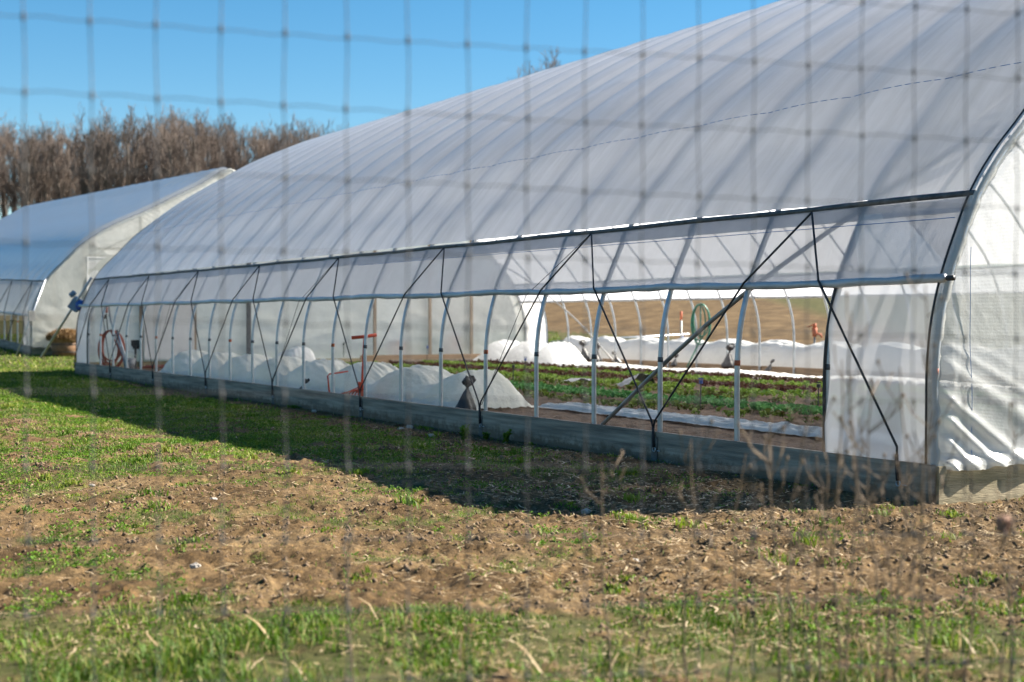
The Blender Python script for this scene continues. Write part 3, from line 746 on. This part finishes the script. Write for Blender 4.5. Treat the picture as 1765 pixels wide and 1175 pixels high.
cover('row_cover', 1.0, 9.3, 2.22, .62, .035, 3, .2, 'flat white fabric strip on the soil running right from the scalloped tunnel', material='coverflat', seed=5, end_skirt=.1)
cover('row_cover', 2.0, 25, 11.35, .95, .10, 5, .7, 'long flat white fabric strip on soil beside the far baseboard', material='coverflat', seed=9)
cover('low_tunnel', 2.0, 28.6, 14.6, 1.5, .86, 1.9, .14, 'long white fabric tunnel outside beyond the far baseboard', z0=0.0, seed=14, material='coverflat')
cover('fabric_heap', 24.3, 27.8, 11.5, 1.5, .62, 1.5, .45, 'crumpled heap of white fabric in the far corner of the front greenhouse', material='coverflat', seed=21, end_skirt=.6)
cover('fabric_heap', 21.5, 22.6, 3.1, .9, .62, 3, .4, 'small white fabric mound behind the scalloped low tunnel', material='coverflat', seed=31, end_skirt=.3)
cover('fabric_heap', 24.2, 26.0, 1.9, .9, .16, 2, .6, 'low crumpled white fabric end lying left of the scalloped tunnel', material='coverflat', seed=37, end_skirt=.3)

# ------------------------------------------------------------------ black weighted bags
def bag(loc, h, lean, label, rz=0):
    r = empty('sandbag', loc, rz); tag(r, label, 'bag', 'black plastic weight bags')
    prof = [(0, .01), (.10, .10), (.13, .16), (.12, .26), (.085, .42), (.045, .60), (.018, .70), (.016, .74), (.05, .80), (.075, .90), (.05, 1.0)]
    m = MB()
    def f(u, v_):
        i = v_ * (len(prof) - 1); a_ = int(min(i, len(prof) - 2)); fr = i - a_
        rr = prof[a_][0] * (1 - fr) + prof[a_ + 1][0] * fr; zz_ = prof[a_][1] * (1 - fr) + prof[a_ + 1][1] * fr
        th = 2 * math.pi * u
        k_ = 1 + .16 * math.sin(th * 5 + zz_ * 7) + (.35 * math.sin(th * 3 + 1) if zz_ > .76 else 0)
        rr *= k_ * h / .5 * 1.0
        return (rr * math.cos(th) + lean * zz_ * h, rr * math.sin(th) * .8, zz_ * h - .01 + (.02 * math.sin(th * 2) if zz_ > .8 else 0))
    m.grid(f, 24, 30); m.build('bag_body', M['bag'], r, True)
    MB().tube([(lean * .72 * h + .018 * math.cos(a_) * h / .5, .018 * math.sin(a_) * h / .5, .72 * h) for a_ in np.linspace(0, 6.28, 9)], .005, 4).build('tie', M['strap'], r, True)
    return r
def ray(px, q):      # point on the vertical plane at lateral offset q seen at photo column px
    k_ = (px - 882.5) / 2451; D = (q + float(P0 @ p)) / (k_ * p[0] + p[1]); return k_ * D, D
def at(px, q, z): x_, y_ = ray(px, q); return (x_, y_, z)
bag(at(800, .42, .15), .52, .12, 'large black knotted bag leaning on the right end of the scalloped low tunnel', .2)
bag(at(1012, 12.9, .2), .62, -.25, 'black knotted bag leaning left at the far baseboard, left of its pair', .4)
bag(at(1030, 12.6, .2), .55, .05, 'black knotted bag upright at the far baseboard, right of its pair', .9)
bag(at(1254, 12.8, .2), .62, .12, 'lone black knotted bag standing at the far baseboard near the green hose', .1)
bag(at(1160, 12.9, .2), .32, .3, 'small slumped black bag at the far baseboard between the bag pair and the lone bag', .1)
bag(at(1068, 13.0, .2), .34, -.5, 'small slumped black bag just right of the bag pair at the far baseboard', .1)
bag(at(512, .35, .13), .28, .6, 'small slumped black bag behind the near baseboard left of the orange hoe', .1)
bag(at(1322, 12.9, .2), .28, .5, 'small black bag behind the far baseboard near the right end panel', .1)

# ------------------------------------------------------------------ wheel hoe
r = empty('wheel_hoe', at(622, .42, .15), 0); tag(r, 'orange hand seeder with T handle standing at the near baseboard', 'garden tool')
MB().tube([(.0, 0, .02), (.02, 0, .3), (.06, 0, 1.0)], .023, 8).build('shaft', M['orange'], r, True)
MB().tube([(-.14, -.03, .985), (.06, 0, 1.005), (.24, .03, 1.03)], .026, 8).build('handle', M['orange'], r, True)
MB().tube([(-.47, 0, .0), (-.51, 0, .40), (-.48, 0, .43), (-.2, .05, .47)], .012, 6).build('side_handle', M['orange'], r, True)
m = MB()
for i in range(6):
    m.tube([(-.40 + i * .05, .03 * i - .1, .03), (-.30 + i * .05, .03 * i - .1, .13 + .01 * i), (.08, .02 * i - .08, .22 - .01 * i)], .013, 6)
m.box((-.17, 0, .17), (.44, .16, .016), Matrix.Rotation(-.4, 3, 'Y')).box((-.18, .0, .07), (.5, .14, .014), Matrix.Rotation(-.08, 3, 'Y'))
m.build('frame', M['orange'], r)
MB().box((.0, 0, .15), (.09, .12, .32)).build('foot', M['orange'], r)

# ------------------------------------------------------------------ hoses, tools and other things inside
def hose_coil(name, c, w_, h_, n, mat_, label, r_=.016, tail=None, cat='hose'):
    rt = empty(name, c, 0); tag(rt, label, cat); m = MB(); rnd = random.Random(len(label))
    pts = []
    for i in range(n * 24 + 1):
        a_ = 2 * math.pi * i / 24; k_ = i // 24; rr = rnd.uniform(-.004, .004)
        ww = w_ / 2 * (1 - .16 * (k_ % 3)) ; hh = h_ / 2 * (1 - .10 * ((k_ * 2) % 3))
        pts.append((ww * math.sin(a_) + .03 * math.sin(k_ * 2.4), .02 * (k_ - n / 2) + rr, -hh + hh * math.cos(a_)))
    m.tube(pts, r_, 6)
    if tail: m.tube([pts[0]] + tail, r_, 6)
    m.build('coil', mat_, rt, True)
    m = MB().tube([(0, 0, .04), (0, -.1, -.02), (0, -.1, .02)], .008, 5); m.build('hook', M['steel2'], rt, True)
    return rt
x_, y_ = ray(192, .55)
hose_coil('hose', (x_, y_, 1.12), .62, .95, 6, M['redhose'], 'red-brown hose coiled and hanging at the far left corner of the front greenhouse', .02, [(.2, 0, -.5), (.35, -.1, -.8), (.5, -.1, -.95)])
x_, y_ = ray(1207, 13.05)
hose_coil('hose', (x_, y_, 1.78), .46, 1.0, 4, M['greenhose'], 'green hose coiled and hanging on a far side hoop', .018, [(.0, 0, -.9), (-.2, 0, -1.3), (-.35, -.2, -1.55)])
# chain hoist or trolley above the red hose
r = empty('hook_block', at(184, .5, 1.45)); tag(r, 'dark hook with red top hanging above the red-brown hose', 'hook')
MB().tube([(0, 0, .55), (0, 0, .3)], .008, 5).build('cord', M['strap'], r)
MB().tube([(0, 0, .38), (0, 0, .12)], [.02, .035], 6).build('red_top', M['redhose'], r)
MB().ball((-.06, 0, .02), (.07, .04, .06)).ball((.08, 0, .05), (.03, .03, .05)).tube([(0, 0, .15), (0, 0, 0), (.03, 0, -.35)], .012, 5).build('hook', M['cap'], r, True)
# shovel standing
r = empty('shovel', at(233, .9, .15)); tag(r, 'black shovel standing blade up against the far end wall', 'shovel')
MB().tube([(0, 0, 0), (.01, 0, .6)], .03, 6).build('handle', M['cap'], r)
MB().grid(lambda u, v_: ((u - .4) * .26 * (1 if v_ > .2 else .6), .03 * math.sin(u * 3.1), .52 + .22 * v_), 6, 5).grid(lambda u, v_: ((u - .4) * .26 * (1 if v_ > .2 else .6), .012 + .03 * math.sin(u * 3.1), .52 + .22 * v_), 6, 5).build('blade', M['cap'], r, True)
r = empty('bucket', at(223, .75, .15)); tag(r, 'grey bucket on the soil right of the red-brown hose', 'bucket')
MB().tube([(0, 0, 0), (0, 0, .3)], [.12, .16], 14).build('pail', M['grey'], r, True)
MB().tube([(.16 * math.cos(a_), 0, .3 + .16 * math.sin(a_)) for a_ in np.linspace(0, 3.14, 9)], .005, 5).build('handle', M['steel'], r, True)
# leaning grey pole
r = empty('pole', at(204, .5, .15)); tag(r, 'grey pole leaning beside the red-brown hose', 'pole')
MB().tube([(.28, 0, 0), (-.02, 0, .95)], .022, 8).build('pipe', M['steel'], r, True)
MB().tube([(-.01, 0, .93), (-.03, 0, 1.0)], .03, 8).build('cap', M['grey'], r, True)
# red pipes on the soil at the door
r = empty('pipe_bundle', (*np.array(L(27.6, 2.2))[:2], .17), RZ + math.pi / 2); tag(r, 'bundle of red-brown pipes lying below the white far door', 'pipes')
for i in range(4): MB().tube([(-1.0 + .1 * i, i * .06, .03 + .02 * (i % 2)), (1.3, i * .05 + .05, .03 + .03 * (i % 2))], .028, 7).build('pipe', M['redhose'], r, True)
# tubs behind and against the far end wall
for px_, q_, s_, z_, lab in ((672, 9.2, .30, .17, 'brown tub behind the far end wall film above the timber'), (783, 11.0, .26, .35, 'orange-red tub near the dark post in the far end')):
    r = empty('tub', (*np.array(L(29.75, q_))[:2], z_)); tag(r, lab, 'tub', 'tubs beyond the far end wall')
    MB().tube([(0, 0, 0), (0, 0, .1), (0, 0, .6)], [s_ * .75, s_ * .8, s_], 16).build('tub_body', M['terracotta'], r, True)
    MB().tube([(s_ * math.cos(a_), s_ * math.sin(a_), .6) for a_ in np.linspace(0, 6.283, 17)], .022, 6).build('rim', M['terracotta'], r, True)
r = empty('timber', (*np.array(L(28.9, 10.0))[:2], .16), RZ + math.pi / 2); tag(r, 'long brown timber on the soil along the far end wall', 'timber')
MB().box((0, 0, .11), (4.6, .05, .22)).build('plank', M['farboard'], r); MB().box((.3, -.07, .05), (3.4, .08, .08)).build('batten', M['wood'], r)
# ventilation duct-like grey scoop among the beds
r = empty('shade_cloth_roll', at(1098, 6.4, .17), .6); tag(r, 'folded dark grey cloth lying between beds beside the brace', 'cloth')
MB().grid(lambda u, v_: ((u - .5) * .7, (v_ - .5) * .35, .05 + .22 * math.sin(u * 3.1) * (1 - v_ * .5) + .02 * math.sin(u * 19 + v_ * 8)), 16, 8).build('cloth', M['grey'], r, True)
r = empty('shade_cloth_roll', at(1000, 6.1, .17), .4); tag(r, 'low dark cloth lying between beds left of the brace', 'cloth')
MB().grid(lambda u, v_: ((u - .5) * .9, (v_ - .5) * .3, .04 + .07 * math.sin(u * 3.1) + .02 * math.sin(u * 17 + v_ * 8)), 16, 6).build('cloth', M['grey'], r, True)
# sprinkler risers
def sprinkler(loc, hh, mt, label):
    r = empty('sprinkler', loc); tag(r, label, 'sprinkler', 'sprinkler risers standing in the beds')
    MB().tube([(0, 0, 0), (.01, 0, hh)], .009, 6).build('riser', M['cap'], r)
    MB().tube([(0.01, 0, hh), (.01, 0, hh + .05)], .028, 8).box((.01, 0, hh + .07), (.07, .015, .015)).build('head', mt, r)
for px_, q_, hh, mt, lab in ((1134, 4.8, .32, 'cap', 'black sprinkler riser in the beds left of the brace foot hoop'), (1207, 3.7, .36, 'blue', 'sprinkler riser with a blue head in the near beds'),
                             (884, 4.8, .34, 'cap', 'black sprinkler riser right of the tunnel end, nearer one'), (905, 7.2, .34, 'blue', 'sprinkler riser with blue head behind the tunnel end'),
                             (592, 7.4, .5, 'cap', 'dark stake riser behind the tunnel left of the orange handle'), (1410, 4.6, .34, 'cap', 'black sprinkler riser nearest the right end panel'), (736, 9.6, .4, 'blue', 'sprinkler riser with blue head near the timber')):
    sprinkler(at(px_, q_, .17), hh, M[mt], lab)
# hydrant and marker posts in the field beyond
x_, y_ = ray(1404, 19.0); zg = G(x_, y_)
r = empty('hydrant', (x_, y_, zg)); tag(r, 'rusty orange yard hydrant on a grey post in the field', 'hydrant')
MB().tube([(0, 0, -.1), (0, 0, .75)], .03, 8).build('standpipe', M['steel2'], r, True)
MB().tube([(0, 0, .75), (0, 0, 1.0)], [.06, .075], 8).tube([(0, 0, 1.0), (.0, 0, 1.12)], .05, 8).tube([(.0, 0, .85), (.18, 0, .80), (.2, 0, .72)], .03, 7).tube([(0, 0, 1.1), (-.2, 0, 1.02)], .018, 6).build('hydrant_head', M['rust'], r, True)
x_, y_ = ray(1174, 15.8); r = empty('post', (x_, y_, G(x_, y_))); tag(r, 'grey post with red top and blue fitting beside the green hose', 'post')
MB().tube([(0, 0, -.1), (0, 0, 1.35)], .03, 8).build('post_pipe', M['steel2'], r, True)
MB().tube([(0, 0, 1.35), (0, 0, 1.6)], .035, 8).build('red_top', M['rust'], r, True)
MB().ball((.02, -.03, .72), (.08, .06, .07)).tube([(.02, -.03, .78), (.05, -.03, .90)], .02, 6).build('fitting', M['blue'], r, True)
r = empty('pipe', (*ray(1010, 22.0), 0.35), .15); tag(r, 'grey pipe lying across the tilled slope beyond the far side', 'pipe')
MB().tube([(-1.4, 0, .12), (4.2, 0, .42)], .05, 8).build('pipe_length', M['steel'], r, True)

# ------------------------------------------------------------------ roll-up motor at the far corner
r = empty('crank_pole', L(LEN + .3, -.2, 0), 0); tag(r, 'slanted steel guide pole with blue crank box at the far end of the front greenhouse', 'crank pole')
_o = r.location; _a = L(LEN - .1, .33, 2.46) - _o; _b = Vector((-12.75, 38.5, .37)) - _o
MB().tube([_a, _b], .032, 8).build('pole', M['steel'], r, True)
_c = _a.lerp(_b, .31)
MB().box(_c + Vector((.02, 0, -.02)), (.26, .2, .34), Matrix.Rotation(.6, 3, 'Y')).tube([_c + Vector((-.12, -.02, .2)), _c + Vector((.0, -.02, .3))], .07, 8).build('crank_box', M['bluegrey'], r)
MB().ball(_c + Vector((.2, -.12, -.06)), (.17, .12, .15), 10, 6).build('motor', M['blue'], r)
r = empty('crank_pole', (p2[0], p2[1], .2), RZ); tag(r, 'slanted steel guide pole at the near corner of the farther greenhouse', 'crank pole')
MB().tube([V(-.3, -.55, .0), V(-.12, .42, 2.5)], .028, 8).build('pole', M['steel'], r, True)
MB().box(V(-.2, -.05, 1.3), (.2, .2, .34)).build('crank_box', M['steel2'], r)

# ------------------------------------------------------------------ straw-filled basket
x_, y_ = pxg(113, 617, .12); r = empty('basket', (x_ , y_, G(x_, y_) - .02)); tag(r, 'round wooden basket heaped with brown straw between the two greenhouses', 'basket'); r.scale = (1.12, 1.12, 1.12)
m = MB(); m.tube([(0, 0, 0), (0, 0, .25), (0, 0, .48)], [.36, .41, .43], 28); bk = m.build('basket_body', M['barrelwood'], r, True)
for z_, rr in ((.14, .394), (.36, .425)): MB().tube([(rr * math.cos(a_), rr * math.sin(a_), z_) for a_ in np.linspace(0, 6.283, 25)], .012, 5).build('hoop_band', M['cap'], bk, True)
n = 5200; th = rng.random(n) * 6.283; ph = np.arccos(rng.random(n) * 1.25 - .25); rr = .78 + .3 * rng.random(n)
P_ = np.stack([rr * np.sin(ph) * np.cos(th) * .50, rr * np.sin(ph) * np.sin(th) * .50, .53 + rr * np.cos(ph) * .24], -1)
MB().ball((0, 0, .50), (.46, .46, .24), 24, 12, lambda v_: 1 + .06 * math.sin(v_.x * 11) * math.cos(v_.y * 9)).build('straw_heap', M['clod_straw'] if 'clod_straw' in M else simple('straw_mass', (.12, .07, .03), (.32, .20, .09), 18, .95, 0, .8), r, True)
blades('straw_tufts', P_, .05 + .05 * rng.random(n), .012 + 0 * th, 1.0 + rng.random(n), leafmat('basket_straw', [(0, (.10, .06, .025)), (.6, (.28, .17, .075)), (1, (.46, .31, .15))], .1), rng.random(n), r)

# ------------------------------------------------------------------ stones, weeds by the board
for i, (px_, py_, s_, lab) in enumerate(((692, 741, .055, 'pale brown stone by the near baseboard, left of a grey one'), (706, 739, .05, 'grey stone beside the pale brown stone at the baseboard'),
        (743, 752, .045, 'flat grey stone in front of the stone pair by the baseboard'), (367, 870, .035, 'white stone on the sunlit soil left of centre'), (1010, 884, .04, 'pale pointed stone at the tip of the greenhouse shadow'),
        (336, 988, .035, 'pale stone in the grass at lower left'), (158, 841, .03, 'small white stone among weeds at far left'), (1095, 968, .03, 'small white stone on bare soil right of centre'), (541, 712, .04, 'small brown stone in the greenhouse shade'))):
    x_, y_ = pxg(px_, py_); r = empty('stone', (x_, y_, G(x_, y_))); tag(r, lab, 'stone')
    MB().ball((0, 0, s_ * .25), (s_, s_ * .8, s_ * .6), 9, 6, lambda v_: 1 + .22 * math.sin(v_.x * 5 + i) * math.cos(v_.y * 4 + v_.z * 3)).build('rock', M['stone'], r)
def board_weed(px_, py_, hh, n_, label, name='weed'):
    x_, y_ = pxg(px_, py_); r = empty(name, (x_, y_, G(x_, y_))); tag(r, label, 'weed', 'leafy weeds growing at the near baseboard')
    m = MB(); LP = []
    for i in range(n_):
        a_ = random.random() * 6.28; l_ = random.uniform(.1, .45); H_ = hh * random.uniform(.55, 1.05)
        tip = Vector((math.cos(a_) * l_ * H_, math.sin(a_) * l_ * H_, H_)); m.tube([(0, 0, -.02), tip * .5 + Vector((0, 0, .02)), tip], .003, 4)
        for k_ in range(26): LP.append(tip * random.uniform(.12, 1.0) + Vector((random.gauss(0, .006),) * 3))
    m.build('stem', M['weedstem'], r)
    LP = np.array(LP); leaves('leaves', LP, .025 + .025 * rng.random(len(LP)), .2 + 1.0 * rng.random(len(LP)), M['weed'], .3 + .7 * rng.random(len(LP)), r, wr=.4)
M['weedstem'] = simple('weed_stem', (.09, .18, .03), (.16, .26, .05), 8, .6)
board_weed(800, 762, .20, 12, 'tall light green weed at the baseboard below the black knotted bag')
board_weed(872, 764, .15, 9, 'bushy green weed at the baseboard, right of the tallest weed')
board_weed(838, 757, .08, 5, 'tiny green weed between the two larger baseboard weeds')
board_weed(915, 770, .06, 4, 'small sprig at the baseboard, rightmost of the weeds')

# ------------------------------------------------------------------ bare trees
def tree_mesh(seed, H, spread, dens=1.0):
    R = random.Random(seed); tr = MB(); tw = MB()
    def branch(p0, dr, ln, r0, lvl):
        n_ = 4 if lvl == 0 else 3; pts = [p0]; dd = dr.copy()
        for i in range(n_):
            dd = (dd + Vector((R.gauss(0, .05 + .04 * lvl), R.gauss(0, .05 + .04 * lvl), .10 * (lvl > 0)))).normalized()
            pts.append(pts[-1] + dd * ln / n_)
        (tr if lvl < 2 else tw).tube(pts, r0, 6 if lvl == 0 else (4 if lvl == 1 else 3), cap=False, r2=r0 * (.30 if lvl == 0 else .4))
        if lvl >= 4: return
        nc = (int(15 * dens), int(6 * dens), 5, 4)[lvl]
        for i in range(nc):
            u = R.uniform(.54 if lvl == 0 else .2, 1.0) ; k_ = u * n_; a_ = min(int(k_), n_ - 1)
            pp = pts[a_].lerp(pts[a_ + 1], k_ - a_)
            az_ = R.random() * 6.283; tl_ = R.uniform(.45, .95) * spread
            ax = dd if lvl == 0 else (pts[a_ + 1] - pts[a_]).normalized()
            side = ax.orthogonal().normalized(); side.rotate(Matrix.Rotation(az_, 3, ax))
            nd = (ax * math.cos(tl_) + side * math.sin(tl_) + Vector((0, 0, .25))).normalized()
            l2 = ln * (.22, .55, .55, .5)[lvl] * R.uniform(.6, 1.15) * (1.15 - .5 * u if lvl == 0 else 1)
            branch(pp, nd, l2, max(r0 * (.25, .42, .5, .6)[lvl] * (1.1 - .5 * u), .009), lvl + 1)
    branch(Vector((0, 0, -.3)), Vector((0, 0, 1)), H * .88, H * .011, 0)
    zt = sorted(v.z for v in tw.v)[-40]
    for mb in (tr, tw):
        for v in mb.v: v *= H / zt
    return tr, tw
protos = []
for i in range(7):
    H = 16.0
    tr, tw = tree_mesh(100 + i, H, .75, 1.0)
    root = empty('bare_tree', (0, 0, 0)); tag(root, 'leafless brown-grey forest tree standing in the wood behind the farther greenhouse', 'tree', 'bare trees of the wood on the horizon')
    tr.build('trunk', M['bark'], root); tw.build('crown', M['twig'], root); protos.append(root)
used = set(); k = 0
R = random.Random(3)
for row, Y0 in enumerate((117, 121, 126, 132, 139, 147)):
    xx = -60 + R.random() * 2
    while xx < -14.5 - (Y0 - 117) * .12:
        pi = k % 7; o = protos[pi] if pi not in used else copy_tree(protos[pi]); used.add(pi)
        yy = Y0 + R.uniform(-3, 3); s_ = R.uniform(.96, 1.01) * (1 + .02 * row) * (1.0 + .03 * math.sin(xx * .35)) * (1 - .10 * float(sstep(-26, -15, xx)))
        o.location = (xx, yy, float(base_h(np.array([xx]), np.array([yy]))[0]) - .2)
        o.rotation_euler = (0, 0, R.random() * 6.28); o.scale = (s_, s_, s_ * R.uniform(.93, 1.02))
        k += 1; xx += R.uniform(.75, 1.55)
for px_, top, Yd, lab in ((905, 118, 95, 'bare tree top showing above the greenhouse ridge, left one of two'), (970, 98, 95, 'bare tree top showing above the greenhouse ridge, right one of two')):
    o = copy_tree(protos[2 if px_ < 950 else 4]); del o['group']; o['label'] = lab
    z0_ = float(base_h(np.array([(px_ - 882.5) / 2451 * Yd]), np.array([float(Yd)]))[0]); hh = CAMH + (547 - top) / 2451 * Yd - z0_
    s_ = 1.03 * hh / sorted(v.co.z for ch in o.children for v in ch.data.vertices)[-300]; o.location = ((px_ - 882.5) / 2451 * Yd, Yd, z0_); o.scale = (s_, s_, s_); o.rotation_euler = (0, 0, px_ * 1.0)

# undergrowth at the wood's foot
x = -62 + 50 * rng.random(9000); y = 114 + 34 * rng.random(9000)
ug = blades('undergrowth', np.stack([x, y, base_h(x, y)], -1), 1.0 + 3.5 * rng.random(9000), .05 + 0 * x, .5 + .5 * rng.random(9000), leafmat('brush', [(0, (.07, .05, .035)), (1, (.17, .125, .085))], .1), rng.random(9000))
tag(ug, 'brown brush under the bare trees at the edge of the wood', 'brush', kind='stuff')

# ------------------------------------------------------------------ wire fence in front of the camera
TH = math.radians(11.6); FY = 3.62
fr = empty('wire_fence', (0, FY, 0), TH); tag(fr, 'tall woven grey wire fence with square mesh, out of focus in the foreground', 'fence')
def wz(row, s_): return .10 + .178 * row - .0225 * s_ + (1.954 - .10 - .178 * 10) - .178 * 0
rows = 13
for rI in range(rows):
    pts = []
    for i in range(-130, 131):
        s_ = i * .0254 * 1.2
        pts.append((s_, .002 * math.sin(s_ * 41), wz(rI, s_) + .0025 * math.sin(s_ * 41.2 + rI) + .0035 * math.sin(s_ * 3.1 + rI * 1.7)))
    MB().tube(pts, .0013, 5).build('horizontal_wire', M['wire'], fr, True)
vm = None
for i in range(-24, 25):
    s_ = .0385 + i * .1524; m = MB(); rr = random.Random(i)
    pts = []; rad = []
    for rI in range(rows):
        z_ = wz(rI, s_)
        for dz_, r_ in ((-.012, .0015), (-.0095, .0038), (-.003, .0050), (.003, .0046), (.009, .0038), (.0115, .0017), (.06, .0016), (.12, .0015)):
            zz_ = z_ + dz_; pts.append((s_ + .0022 * math.sin(zz_ * 17 + i), -.003, zz_)); rad.append(r_)
    m.tube(pts, rad, 6); st = m.build('stay_wire', M['wire'], fr, True)
for s_ in (-3.72, 3.72):
    MB().tube([(s_, .03, -.3), (s_, .03, 2.75)], .05, 10).build('fence_post', M['wood'], fr, True)

# ------------------------------------------------------------------ dry weed stalks at the fence
def stalk(px_, py_top, Yd, kind_, label, lean=0):
    x0 = (px_ - 882.5) / 2451 * Yd; H = CAMH + (547 - py_top) / 2451 * Yd
    r = empty('dry_stalk', (x0 - lean, Yd, G(x0, Yd))); tag(r, label, 'dead weed', 'dead weed stalks along the fence')
    rr = random.Random(int(px_)); pts = []
    for i in range(9):
        u = i / 8; pts.append(Vector((lean * u + .012 * math.sin(u * 9 + px_) + rr.gauss(0, .004), .02 * math.sin(u * 5 + px_), H * u)))
    tw = MB(); tw.tube(pts, .0048, 6, r2=.002)
    def sdb(c_, s3): MB().ball(c_, s3, 6, 4).build('seed_head', M['stalk'], r, True)
    for i in range(int(kind_[0] * 1.4)):
        u = rr.uniform(.45, .98); k_ = u * 8; a_ = min(int(k_), 7); pp = pts[a_].lerp(pts[a_ + 1], k_ - a_)
        az_ = rr.random() * 6.28; l_ = rr.uniform(.05, .16) * kind_[1]
        e1 = pp + Vector((math.cos(az_) * l_ * .6, math.sin(az_) * l_ * .5, l_ * .5)); e2 = e1 + Vector((math.cos(az_) * l_ * .3, 0, l_ * .6))
        tw.tube([pp, e1, e2], .0020, 4)
        (sdb(e2, (.006, .006, .009)) if i % 2 else None)
        if rr.random() < .5: e3 = e1 + Vector((rr.gauss(0, .03), rr.gauss(0, .03), .05)); tw.tube([e1, e3], .0022, 4); None
    tw.build('stem', M['stalk'], r)
    return r, pts[-1]
sl = [(1195, 770, 4.9, (7, 1.0), 'brown forked stalk rising left of the others in front of the board', .03), (1030, 815, 5.2, (5, .8), 'short thin stalk standing alone left of the stalk clump', -.05),
      (1375, 760, 4.6, (9, 1.0), 'bushy dead stalk in front of the board left of the end panel', .04), (1445, 640, 4.7, (7, .8), 'thin dead stalk in front of the end panel left half', 0),
      (1473, 560, 4.5, (9, .7), 'tallest dead stalk in front of the end panel', .02), (1500, 680, 4.8, (8, .9), 'dead stalk just right of the tallest one', -.03),
      (1560, 640, 4.6, (9, 1.0), 'branched dead stalk in front of the panel beside the corner', .03), (1590, 500, 4.4, (8, .7), 'tall thin dead stalk before the greenhouse corner', -.02),
      (1612, 720, 4.9, (8, 1.0), 'short bushy dead stalk at the greenhouse corner', .03), (1680, 820, 4.7, (6, .8), 'dead stalk before the mossy end board', .02),
      (1330, 740, 4.9, (10, 1.1), 'low bushy dead stalk, second from the forked one', -.04), (1420, 800, 5.1, (12, 1.1), 'low dense dead stalk between the bushy ones', .02),
      (1530, 800, 5.0, (12, 1.1), 'low dense dead stalk before the strap anchor', .0), (1745, 760, 4.5, (7, .8), 'dead stalk at the right edge of view', .01), (1280, 800, 5.0, (6, .9), 'slim dead stalk right of the forked one', .05), (602, 930, 4.6, (3, .6), 'lone thin stalk left of centre in the foreground grass', .0)]
for a_ in sl: stalk(*a_[:5], lean=a_[5])
r, tip = stalk(1735, 925, 4.4, (2, .5), 'dead stalk carrying a large brown curled seed head', 0)
fh = MB().ball(tip, (.016, .015, .02), 10, 7); rr_ = random.Random(5)
for i in range(34):
    a_ = rr_.random() * 6.28; e_ = rr_.uniform(-.9, 1.3); D_ = Vector((math.cos(a_) * math.cos(e_), math.sin(a_) * math.cos(e_), math.sin(e_)))
    l_ = rr_.uniform(.022, .042); m1 = tip + D_ * l_ * .6; m2 = tip + D_ * l_ + Vector((rr_.gauss(0, .006), rr_.gauss(0, .006), rr_.uniform(-.004, .016)))
    fh.tube([tip + D_ * .008, m1, m2], [.003, .0065, .001], 5)
fh.build('flower_head', simple('brown_leaf', (.16, .085, .055), (.34, .21, .15), 40, .85), r, True)
# arching dead leaves at lower right
for i, (px_, yy, ln_) in enumerate(((1700, 5.0, .42), (1722, 5.1, .48), (1745, 4.95, .4), (1690, 5.2, .35), (1765, 5.05, .44))):
    x0 = (px_ - 882.5) / 2451 * yy; r = empty('dry_leaf_blade', (x0, yy, G(x0, yy))); tag(r, 'pale arching dead grass leaf at the lower right edge', 'dead leaf', 'arching dead grass leaves at the lower right')
    m = MB(); m.grid(lambda u, v_: (u * ln_ * (.5 + .1 * i) + (v_ - .5) * .008, (v_ - .5) * .012 + .03 * i * u, ln_ * (1.3 * u - .75 * u * u) ), 12, 2); m.build('blade', M['stalkpale'] if 'stalkpale' in M else M.setdefault('stalkpale', simple('pale_leaf', (.40, .30, .18), (.6, .48, .32), 6, .7)), r, True)
